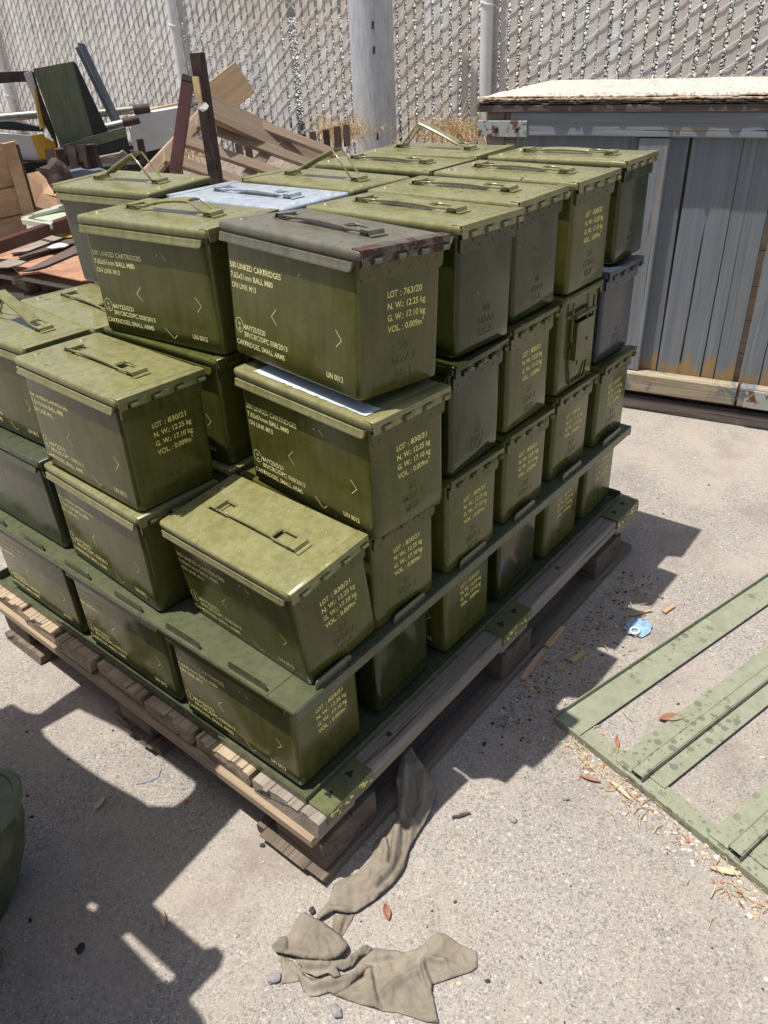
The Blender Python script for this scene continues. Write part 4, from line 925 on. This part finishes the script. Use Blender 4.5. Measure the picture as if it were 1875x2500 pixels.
for i, (x, y, m, lab) in enumerate(((.501, -.270, 'chip', 'orange chip inside the frame corner'), (.448, -.398, 'chip', 'red chip beside the first rib end'), (.380, -.478, 'chip', 'orange chip by the lower end rail'), (-.072, .243, 'chip', 'orange red chip on the left sunlit patch'))):
    blob('plastic_chip', (x, y), .0055, M[m], lab, 'plastic chip', 'orange plastic chips', i + 20)
bm = bmesh.new(); tube(bm, [(-.105 + .0, .345, GZ + .002), (-.085, .330, GZ + .004), (-.070, .326, GZ + .003), (-.058, .335, GZ + .002), (-.052, .345, GZ + .002)], .0008, 5); tag(mk('blue_thread', bm, M['bscrap']), 'thin blue thread on the sunlit concrete left of the pallet', 'thread')
# fine grit and straw: uncountable
def scatter(n, fn, name, mats, label, smin, smax, seed):
    rnd = random.Random(seed); bm = bmesh.new()
    for i in range(n):
        x, y = fn(rnd); s_ = rnd.uniform(smin, smax) * (rnd.random() ** 2 + .35); k = bmesh.ops.create_icosphere(bm, subdivisions=1, radius=1)['verts']
        mi = rnd.randrange(len(mats)); m = Matrix.Translation((x, y, GZ + s_ * .2)) @ Matrix.Rotation(rnd.uniform(0, 6), 4, 'Z') @ Matrix.Diagonal((s_, s_ * rnd.uniform(.5, .9), s_ * .5, 1))
        bmesh.ops.transform(bm, matrix=m, verts=k)
        for f in {f for v in k for f in v.link_faces}: f.material_index = mi
    return tag(mk(name, bm, mats, smooth=0), label, kind='stuff')
def f_all(r):
    return r.uniform(-.45, 1.7), r.uniform(-.75, 1.0) - .02
scatter(2600, f_all, 'grit', [M['stone'], M['wstone'], M['dstone'], M['stone'], M['leafpale']], 'fine grit scattered over the concrete', .0012, .0042, 11)
def f_fr(r):
    t = r.uniform(0, .55); a = r.gauss(0, .022)
    return .472 - .257 * t + a - .012, -.20 - .966 * t * .95 + r.gauss(0, .01)
scatter(800, f_fr, 'white_grit', [M['wstone'], M['wstone'], M['leafpale'], M['leaf']], 'white grit and chaff collected along the ground frame', .0012, .0045, 12)
def f_dirt(r):
    return .40 + r.random() * .62, -.085 - abs(r.gauss(0, .05))
scatter(1100, f_dirt, 'shade_debris', [M['dstone'], M['leaf'], M['stone'], M['wood_dark'], M['stone'], M['leafpale'], M['wood_brown']], 'dark debris swept against the pallet in the shade', .0012, .0045, 13)
rnd = random.Random(21); bm = bmesh.new()
for i in range(260):
    if i < 130: x, y = .45 - .257 * (t := rnd.uniform(0, .5)) + rnd.gauss(0, .03), -.22 - .966 * t
    else: x, y = rnd.uniform(.5, 1.0), -.09 - abs(rnd.gauss(0, .07))
    l = rnd.uniform(.006, .032); a = rnd.uniform(0, 6.3); z = GZ + rnd.uniform(.001, .006)
    tube(bm, [(x, y, z), (x + l * .5 * math.cos(a), y + l * .5 * math.sin(a), z + .003), (x + l * math.cos(a + .3), y + l * math.sin(a + .3), z)], rnd.uniform(.0004, .0011), 4)
tag(mk('straw_litter', bm, M['straw']), 'bits of straw littered by the frame and pallet', kind='stuff')
def straw_clump(name, P, n, size, seed, label):
    rnd = random.Random(seed); bm = bmesh.new()
    for i in range(n):
        p = P + Vector((rnd.gauss(0, size * .25), rnd.gauss(0, size), abs(rnd.gauss(0, size * .35)) - .02)); d = Vector((rnd.gauss(0, 1), rnd.gauss(0, 1), rnd.gauss(.3, .7))).normalized(); l = rnd.uniform(.05, .13)
        tube(bm, [p, p + d * l * .5 + Vector((0, 0, .01)), p + d * l - Vector((0, 0, .015))], .0013, 4)
    return tag(mk(name, bm, M['straw']), label, kind='stuff')
straw_clump('dry_grass', at(1110, 335, 4.05), 420, .13, 1, 'dry grass caught at the foot of the fence right of the pipe'); straw_clump('dry_grass', at(835, 325, 4.25), 260, .08, 2, 'dry grass heap left of the thick pipe'); straw_clump('dry_grass', at(470, 372, 3.6), 60, .04, 3, 'dry grass tuft behind the leaning pallet')

# ================================================================= SCRAP BEHIND THE STACK (left background)
KS = 1.
def slab(name, pts, D, thick, mat, parent=None, **kw):
    """polygon given as (px, py[, distance]) points at a real distance from the camera, given real thickness away from it"""
    vs = [at(p[0], p[1], (p[2] if len(p) > 2 else D) * KS) for p in pts]; thick *= KS; c = sum(vs, Vector()) / len(vs)
    nrm = Vector()
    for a, b in zip(vs, vs[1:] + vs[:1]): nrm += (a - c).cross(b - c)
    nrm.normalize()
    if nrm.dot(c - CAM) < 0: nrm.negate()
    bm = bmesh.new(); A = [bm.verts.new(v) for v in vs]; B = [bm.verts.new(v + nrm * thick) for v in vs]; n = len(vs)
    bm.faces.new(A); bm.faces.new(B[::-1])
    for i in range(n): bm.faces.new((A[i], B[i], B[(i + 1) % n], A[(i + 1) % n]))
    bmesh.ops.triangulate(bm, faces=[f for f in bm.faces if len(f.verts) > 4])
    return mk(name, bm, mat, parent, Matrix() if not parent else WM[parent.name] , smooth=0) if not parent else mk_local(name, bm, mat, parent)
def mk_local(name, bm, mat, parent, smooth=0):
    """mesh in world coordinates under a thing whose origin is elsewhere"""
    return mk(name, bm, mat, parent, Matrix(), smooth)
def beam(bm, a, b, w, h, up=(0, 0, 1)):
    a, b = Vector(a), Vector(b); m = frameM(a, b - a, up); box(bm, (0, -w / 2, -h / 2), ((b - a).length, w / 2, h / 2), .0015, 1, m)
def down(px, py, D): p = at(px, py, D); return Vector((p.x, p.y, GZ))
# leaning pallet
lp = empty('leaning_pallet', down(520, 440, 2.9), 'brown slatted wooden pallet leaning behind the cans, slats sloping down to the right', 'pallet')
O0, A0, B0 = at(362, 425, 2.75), at(512, 262, 3.05), at(668, 520, 2.9)
ea, eb = (A0 - O0), (B0 - O0)
def LP(u, v): return O0 + ea * u + eb * v
pn = ea.cross(eb).normalized()
if pn.dot(O0 - CAM) < 0: pn.negate()
for u, vl in ((1.02, 1.10), (.76, 1.06), (.50, 1.03), (.24, 1.0), (-.02, 1.0)):
    board('slat', LP(u, .0), LP(u, vl * 1.15), ea.length * .095, .016, M['wood_brown'], lp, up=pn)
board('edge_board', LP(-.15, .0) + pn * .03, LP(1.1, .0) + pn * .03, .045, .05, M['wood_brown'], lp, up=pn); board('stringer', LP(-.15, .62) + pn * .04, LP(1.02, .62) + pn * .04, .04, .07, M['wood_brown'], lp, up=pn)
board('top_board', at(512, 262, 2.98), at(815, 405, 3.35), .10, .022, M['wood_brown'], lp, up=pn)
pk = board('loose_plank', at(505, 262, 3.12), at(598, 188, 3.18), .115, .025, M['wood_new'], up=(ray(560, 220) * -1)); tag(pk, 'light new plank end sticking up above the leaning pallet', 'plank')
# rusty angle post and square tube
t = empty('rusty_post', down(505, 400, 2.75), 'rusty steel post standing upright in front of the leaning pallet', 'post')
bm = bmesh.new(); p = at(500, 300, 2.6); q = at(484, 128, 2.6)
beam(bm, (p.x, p.y, GZ), (p.x, p.y, q.z), .028, .008, (1, .5, 0)); beam(bm, (p.x + .016, p.y - .012, GZ), (p.x + .016, p.y - .012, q.z), .008, .034, (1, .5, 0)); mk_local('angle_iron', bm, M['rust'], t)
bm = bmesh.new(); s0 = p.copy(); s0.z = at(484, 215, 2.6).z; bm2 = s0 + Vector((-.012, -.012, 0)); box(bm, (bm2.x - .008, bm2.y - .014, bm2.z - .035), (bm2.x - .004, bm2.y + .014, bm2.z + .03)); mk_local('tan_patch', bm, M['straw'], t)
bm = bmesh.new(); c = at(495, 262, 2.55); rnd = random.Random(2); v = [bm.verts.new(c + Vector((rnd.uniform(-.004, .004), k[0] * .022, k[1] * .012))) for k in ((-1, .2), (-.5, 1), (.6, .9), (1, -.2), (.3, -1), (-.6, -.5))]; bm.faces.new(v); r = bmesh.ops.extrude_face_region(bm, geom=bm.faces[:]); bmesh.ops.translate(bm, vec=(.002, .001, 0), verts=[x for x in r['geom'] if isinstance(x, bmesh.types.BMVert)]); mk_local('white_tag', bm, M['wscrap'], t)
bm = bmesh.new(); ring = at(490, 256, 2.6); tube(bm, [(ring.x + .03 * math.cos(a), ring.y + .03 * math.sin(a), ring.z + .006 * math.sin(2 * a)) for a in [i * .6 for i in range(22)]], .002, 5); mk_local('tie_wire', bm, M['rust'], t)
t = empty('square_tube', down(440, 380, 2.9), 'red brown square steel tube leaning left of the rusty post', 'steel tube')
bm = bmesh.new(); beam(bm, at(458, 205, 2.85), at(428, 420, 2.75), .037, .037, (1, 1, 0)); mk_local('tube_body', bm, M['rust2'], t)
bm = bmesh.new(); e = at(458, 205, 2.85); beam(bm, e, e + (at(458, 205, 2.85) - at(428, 420, 2.75)).normalized() * .02, .038, .04, (1, 1, 0)); mk_local('torn_end', bm, M['dk'], t)
KS = 1.62
def at2(px, py, D): return at(px, py, D * KS)
def down2(px, py, D): p = at2(px, py, D); return Vector((p.x, p.y, GZ))
# white cabinet panel, timber and pipes
cab = slab('white_cabinet', [(322, 283), (440, 262), (438, 350), (330, 378), (318, 330)], 3.05, .22, M['white']); tag(cab, 'dirty white metal cabinet lying behind the green panel', 'cabinet')
tag(board('timber_batten', at2(345, 276, 3.15), at2(470, 248, 3.15), .03, .025, M['wood_new'], up=(0, 0, 1)), 'light timber batten lying on the white cabinet', 'batten')
def pipe(a, b, r, mat, label, name='steel_pipe'):
    bm = bmesh.new(); tube(bm, [a, b], r * KS, 16); return tag(mk(name, bm, mat), label, 'pipe', 'scrap pipes behind the stack')
pipe(at2(-30, 290, 3.0), at2(108, 278, 2.98), .012, M['steel'], 'grey pipe left of the green panel'); pipe(at2(222, 279, 3.1), at2(335, 267, 3.1), .012, M['steel'], 'upper grey pipe between green panel and cabinet'); pipe(at2(326, 268, 3.06), at2(366, 264, 3.06), .015, M['rust'], 'short rusty pipe coupling on the upper pipe')
pipe(at2(232, 318, 2.85), at2(304, 302, 2.85), .014, M['steel'], 'lower grey pipe resting on the black channel'); pipe(at2(300, 300, 2.83), at2(340, 291, 2.83), .013, M['rust'], 'rusty stub at the end of the lower pipe')
# bent green panel with dark channel
t = empty('green_steel_panel', down2(190, 400, 2.8), 'dark green bent steel panel standing upright above a black channel', 'steel panel')
mk_p = slab('panel_sheet', [(80, 168), (178, 150), (228, 330), (146, 356)], 2.75, .012, M['gpanel'], t)
slab('panel_flange', [(178, 150), (186, 154), (238, 318), (262, 316), (262, 322), (228, 331)], 2.747, .004, M['black'], t)
slab('channel', [(146, 356), (228, 333), (305, 312), (318, 368), (316, 374), (150, 392)], 2.74, .06, M['black'], t)
slab('channel_ledge', [(146, 356), (300, 311, 2.80), (305, 316), (150, 362)], 2.735, .02, M['gpanel'], t)
# yellow/white machine panel
t = empty('machine_panel', down2(90, 400, 2.8), 'cut white and yellow vehicle panel with ragged rusty edge left of the green panel', 'vehicle panel')
slab('white_pillar', [(58, 180), (76, 172), (92, 215), (104, 262), (110, 300), (98, 318), (84, 250)], 2.80, .03, M['white'], t)
slab('yellow_edge', [(84, 214), (94, 222), (106, 262), (114, 300), (108, 320), (97, 300), (90, 260)], 2.785, .012, M['yel'], t)
slab('lower_panel', [(-40, 322), (60, 330), (108, 334), (142, 352), (141, 392), (60, 388), (-40, 375)], 2.80, .03, M['white'], t)
slab('yellow_band', [(75, 331), (106, 326), (108, 334), (142, 352), (140, 392), (98, 388), (88, 360)], 2.79, .008, M['yel'], t)
slab('rusty_edge', [(76, 172), (84, 178), (100, 236), (112, 262), (118, 290), (134, 322), (142, 356), (142, 388), (136, 352), (116, 318), (106, 300), (112, 284), (100, 250), (88, 214)], 2.775, .02, M['rust'], t)
slab('rusty_rail', [(-40, 178), (60, 174), (78, 172), (70, 200), (40, 200), (-40, 208)], 2.82, .04, M['rust'], t)
slab('bottom_trim', [(-40, 376), (60, 389), (128, 393), (126, 398), (60, 396), (-40, 384)], 2.785, .02, M['rust'], t)
ch = slab('black_channel', [(-40, 298), (28, 296), (104, 312), (106, 322), (30, 318), (-40, 312)], 2.88, .05, M['black']); tag(ch, 'black steel channel behind the yellow and white panel', 'steel channel')
# blue-grey angle iron
t = empty('angle_iron', down2(240, 330, 2.95), 'blue grey angle iron leaning up against the fence', 'angle iron')
slab('left_flange', [(183, 117), (193, 112), (283, 297), (272, 299)], 2.95, .006, M['ba'], t); slab('right_flange', [(191, 104), (207, 107), (294, 291, 2.95), (283, 297), (193, 112)], 2.93, .006, M['ba'], t)
# rusty tracks
GT = 'rusty track teeth in the scrap pile'
bm0 = bmesh.new(); prism(bm0, [(-.018, 0), (.018, 0), (.013, .035), (.009, .075), (-.006, .075), (-.012, .035)], -.012, .012, 'y'); tm = mesh_of(bm0, M['rust'], 30, 'track_tooth')
k = 0
for (px, py, D_) in [(134, 428, 2.6), (160, 424, 2.62), (186, 420, 2.64), (212, 416, 2.66), (238, 412, 2.68), (300, 412, 2.75), (352, 395, 2.9), (742, 380, 4.0), (768, 375, 4.02), (800, 368, 4.04), (826, 362, 4.06), (848, 358, 4.08), (712, 388, 4.0), (590, 405, 3.9), (612, 402, 3.9)]:
    k += 1; p = at(px, py, D_ * (KS if D_ < 3 else 1)); o = bpy.data.objects.new('track_tooth', tm); link(o, Matrix.Translation(p) @ Matrix.Rotation(.8 + .2 * math.sin(k), 4, 'Z') @ Matrix.Rotation(.2 * math.sin(k * 2.3), 4, 'Y') @ Matrix.Scale(1.5 if D_ < 3 else 1.25, 4))
    tag(o, 'rusty steel tooth poking up ' + ('under the green panel' if D_ < 3 else 'at the fence foot beside the leaning pallet'), 'track tooth', GT)
def lump(name, px, py, D_, s_, mat, label, cat, seed):
    bm = bmesh.new(); bmesh.ops.create_icosphere(bm, subdivisions=3, radius=1)
    for v in bm.verts: v.co *= 1 + .4 * noise.noise(v.co * 1.5 + Vector((seed, 0, 0)))
    p = at2(px, py, D_); return tag(mk(name, bm, mat, M=Matrix.Translation(p) @ Matrix.Diagonal((s_[0] * KS, s_[1] * KS, s_[2] * KS, 1)), smooth=30), label, cat)
lump('rusty_bracket', 140, 428, 2.45, (.035, .045, .04), M['rust'], 'rusty cast bracket beside the torn cardboard', 'bracket', 3)
tag(slab('grey_block', [(160, 422), (198, 414), (215, 420), (245, 414), (262, 420), (255, 440), (160, 446)], 2.5, .05, M['ba']), 'blue grey steel block behind the leftmost top can', 'steel block')
tag(slab('broken_board', [(196, 392), (240, 384), (292, 374), (300, 368), (312, 378), (306, 392), (282, 400), (230, 398)], 2.7, .03, M['wood_grey']), 'splintered grey board under the black channel', 'board')
# heap that carries the scrap: dark rusty machine base
t = empty('rusty_chassis', down2(180, 420, 3.0), 'dark rusty chassis lying under the cabinet and panels', 'chassis')
bm = bmesh.new(); 
for (a, b) in ((at2(-60, 440, 3.1), at2(330, 395, 3.35)), (at2(-60, 415, 3.3), at2(430, 372, 3.5)), (at2(120, 450, 2.9), at2(420, 420, 3.2))): beam(bm, a, b, .2, .14)
for px in (-60, 330):
    p = at2(px, 420, 3.4); box(bm, (p.x - .05, p.y - .05, GZ), (p.x + .05, p.y + .05, p.z))
mk_local('chassis_beam', bm, M['dk'], t)
# plywood crate at left edge
t = empty('plywood_crate', down2(20, 560, 2.0), 'light plywood crate corner with a timber batten at the left photo edge', 'crate')
slab('side_panel', [(-120, 372), (2, 350), (30, 350), (66, 560), (60, 600), (-120, 620)], 2.50, .012, M['wood_new'], t); slab('board_joint', [(-120, 486), (43, 452), (44, 454), (-120, 489)], 2.495, .002, M['dk'], t); slab('board_joint', [(-120, 560), (62, 520), (62, 522), (-120, 563)], 2.495, .002, M['dk'], t); slab('corner_batten', [(7, 352), (36, 345), (84, 515), (56, 528)], 2.47, .025, M['wood_new'], t); slab('dark_edge', [(36, 352), (46, 353), (88, 508), (80, 520)], 2.49, .05, M['wood_dark'], t)
# cardboard
t = empty('cardboard_box', down2(110, 470, 2.56), 'torn brown cardboard box behind the plywood crate', 'cardboard box')
slab('back_flap', [(66, 424, 2.66), (84, 420, 2.68), (96, 417, 2.7), (112, 421, 2.7), (122, 432, 2.7), (136, 452, 2.66), (140, 485, 2.63), (76, 472, 2.63)], 2.66, .006, M['card'], t); slab('front_flap', [(72, 466, 2.56), (100, 470, 2.56), (138, 484, 2.56), (144, 512, 2.53), (82, 520, 2.53)], 2.2, .006, M['card'], t); slab('side_flap', [(106, 446, 2.63), (122, 446, 2.63), (140, 456, 2.6), (142, 480, 2.56), (104, 472, 2.6)], 2.25, .006, M['card'], t)
slab('inner_wall', [(66, 440, 2.75), (150, 440, 2.75), (150, 520, 2.7), (70, 520, 2.7)], 2.5, .01, M['card'], t)
# pale tray, horizontal
def zslab(name, pts, z, thick, mat, parent=None):
    vs = [atz(p[0], p[1], p[2] if len(p) > 2 else z) for p in pts]; bm = bmesh.new(); A = [bm.verts.new(v) for v in vs]; B = [bm.verts.new(v - Vector((0, 0, thick))) for v in vs]; n = len(vs)
    bm.faces.new(A); bm.faces.new(B[::-1])
    for i in range(n): bm.faces.new((A[i], B[i], B[(i + 1) % n], A[(i + 1) % n]))
    bmesh.ops.triangulate(bm, faces=[f for f in bm.faces if len(f.verts) > 4]); return mk(name, bm, mat, parent, Matrix(), smooth=0)
t = empty('pale_green_tray', atz(110, 540, .30), 'pale green metal tray lying on the broken veneer pile', 'tray')
zslab('tray_base', [(66, 530), (165, 512), (200, 520), (150, 545)], .352, .006, M['paleg'], t); zslab('tray_side', [(50, 530), (82, 519), (145, 499), (165, 503), (82, 524, .365), (66, 533, .365)], .372, .012, M['paleg'], t); zslab('tray_front', [(50, 530), (66, 533), (100, 541), (130, 540), (125, 548), (52, 536)], .366, .020, M['paleg'], t)
t = bpy.data.objects.new('brown_steel_beam', None); 
bm = bmesh.new(); beam(bm, atz(-60, 622, .34), atz(230, 520, .345), .040, .045); bb = mk('steel_beam', bm, M['rust2']); tag(bb, 'red brown painted steel beam lying across the veneer pile', 'steel beam')
bpy.data.objects.remove(t)
# broken veneer sheets on a pallet
def veneer(pts, z, label, mat='veneer', th=.004):
    o = zslab('veneer_sheet', pts, z, th, M[mat]); return tag(o, label, 'veneer sheet', 'broken veneer sheets on the scrap pallet')
veneer([(-80, 640), (30, 596), (120, 565), (230, 540), (260, 600), (150, 660), (50, 670), (28, 650), (-80, 660)], .270, 'broad reddish brown veneer sheet forming the bottom of the pile')
veneer([(55, 668, .285), (100, 640), (170, 625), (260, 622), (260, 680), (200, 685), (155, 676), (95, 662)], .282, 'pale orange veneer sheet with pointed torn end')
veneer([(25, 612), (60, 602), (165, 558), (200, 555), (190, 566), (70, 612), (28, 617)], .286, 'narrow grey wood strip lying on the veneer', 'wood_grey', .006)
veneer([(45, 624), (60, 618), (160, 578), (200, 575), (180, 592), (70, 622), (48, 630)], .292, 'dark brown strip of veneer above the white scrap', 'wood_dark', .006)
veneer([(114, 604), (130, 596), (148, 592), (168, 597), (158, 602), (128, 606)], .300, 'small white painted fragment on the veneer', 'white')
veneer([(150, 573), (172, 569), (176, 578), (153, 580)], .300, 'small yellow fragment near the leftmost tall can', 'yel')
veneer([(54, 662), (110, 635), (185, 598), (200, 612), (110, 650), (80, 658)], .290, 'long dark wedge of veneer pointing left', 'wood_dark')
veneer([(-60, 632), (10, 632), (40, 634), (64, 638), (50, 645), (20, 652), (-60, 652)], .296, 'grey white charred flake at the left photo edge', 'wood_grey')
t = empty('scrap_pallet', atz(60, 760, GZ), 'broken grey pallet under the veneer sheets', 'pallet')
for z, px0, py0, px1, py1, m in ((.235, -80, 650, 60, 672, 'wood_grey'), (.225, 60, 668, 230, 700, 'wood_grey'), (.14, -120, 700, 80, 712, 'wood_grey'), (.13, 40, 712, 250, 740, 'wood_grey')):
    board('pallet_board', atz(px0, py0, z), atz(px1, py1, z), .10, .018, M[m], t)
for px, py in ((-20, 690), (60, 705), (110, 700), (190, 720)):
    p = atz(px, py, .17) + Vector((.05, .05, 0)); bm = bmesh.new(); box(bm, (p.x - .04, p.y - .04, GZ), (p.x + .04, p.y + .04, .215), .004, 1); mk_local('pallet_block', bm, M['block'], t)
c = atz(60, 660, .2); bm = bmesh.new(); box(bm, (c.x + .02, c.y + .10, GZ), (c.x + .60, c.y + .7, .20), .004, 1); mk_local('pallet_deck', bm, M['wood_dark'], t)

# ================================================================= UNSEEN PLATE AT THE LEFT, ADDED AND CUT TO THROW THE GROUND SHADOWS
RH = .87; DX, DY = -SUN.x / SUN.z * RH, -SUN.y / SUN.z * RH      # a shadow point minus this offset is the place on the plate
rack = empty('shadow_plate', (-.6, .4, .72), 'unseen green plate with slots at the left, outline cut to throw the ground shadows', 'shadow plate')
outer = [(.025, .159), (.025, .662), (-.01, .656), (-.071, .655), (-.121, .65), (-.135, .678), (-.14, .724), (-.163, .73), (-.30, .76), (-.62, .80), (-.62, -.42), (-.33, -.42), (-.30, -.10), (-.283, -.057), (-.28, -.024), (-.225, -.026), (-.208, -.016), (-.207, .003), (-.221, .014), (-.226, .133)]  # added plate's outline traces the ground shadow, shifted back towards the sun
holes = [[(-.141, .609), (-.065, .6), (-.044, .48), (-.038, .326), (-.037, .261), (-.049, .252), (-.07, .249), (-.093, .253), (-.119, .289), (-.121, .317), (-.135, .403), (-.141, .462), (-.146, .544), (-.146, .587)],
         [(-.286, .128), (-.276, .124), (-.272, .017), (-.278, .015), (-.287, .021)], [(-.293, .213), (-.284, .213), (-.281, .199), (-.289, .196)], [(-.087, .215 + .02), (-.079, .2350 + .005), (-.079, .228), (-.087, .226)]][:3]
bm = bmesh.new(); es = []
for lp_ in [outer] + holes:
    vs = [bm.verts.new((x - DX, y - DY, GZ + RH)) for x, y in lp_]; es += [bm.edges.new((vs[i], vs[(i + 1) % len(vs)])) for i in range(len(vs))]
bmesh.ops.triangle_fill(bm, use_beauty=True, use_dissolve=False, edges=es)
r = bmesh.ops.extrude_face_region(bm, geom=bm.faces[:]); bmesh.ops.translate(bm, vec=(0, 0, .003), verts=[x for x in r['geom'] if isinstance(x, bmesh.types.BMVert)])
mk('shadow_plate_sheet', bm, M['frame'], rack, Matrix(), smooth=0)
t = empty('added_support_crate', (-1.1, .35, GZ), 'unseen brown wooden crate added at the left to carry the shadow plate', 'crate')  # plain unseen support added beneath the shadow-throwing plate
bm = bmesh.new(); box(bm, (-1.45, -.25, GZ), (-.70, .95, .715), .004, 1); mk('crate_body', bm, M['wood_brown'], t, Matrix())
# rounded green steel drum foot that peeks in at the left edge
t = empty('steel_canister', (-.385, .165, GZ), 'rounded green steel canister edge cut off by the left photo edge', 'canister')
def lathe(bm, c, prof, n=40):
    rings = [[bm.verts.new((c[0] - max(0, 0 - z) * .5 + r * math.cos(2 * math.pi * k / n), c[1] - max(0, 0 - z) * .25 + r * math.sin(2 * math.pi * k / n), z)) for k in range(n)] for r, z in prof]
    for a, b in zip(rings, rings[1:]):
        for k in range(n): bm.faces.new((a[k], a[(k + 1) % n], b[(k + 1) % n], b[k]))
    bm.faces.new(rings[0][::-1]); bm.faces.new(rings[-1])
bm = bmesh.new(); lathe(bm, (-.333, .392), [(.058, GZ), (.070, GZ + .03), (.077, GZ + .07), (.075, GZ + .11), (.066, GZ + .135)]); mk('canister_body', bm, M['frame'], t, Matrix())
bm = bmesh.new(); lathe(bm, (-.333, .392), [(.066, GZ + .135), (.070, GZ + .139), (.070, GZ + .150), (.066, GZ + .154), (.056, GZ + .155), (.054, GZ + .151)]); mk('canister_lid', bm, M['ftrack'], t, Matrix())
t2 = tag(blob('green_lump', (-.428, .245), .024, M['ftrack'], None, None, None, 3, .9), 'small rounded green foot at the lower left photo edge', 'steel foot')
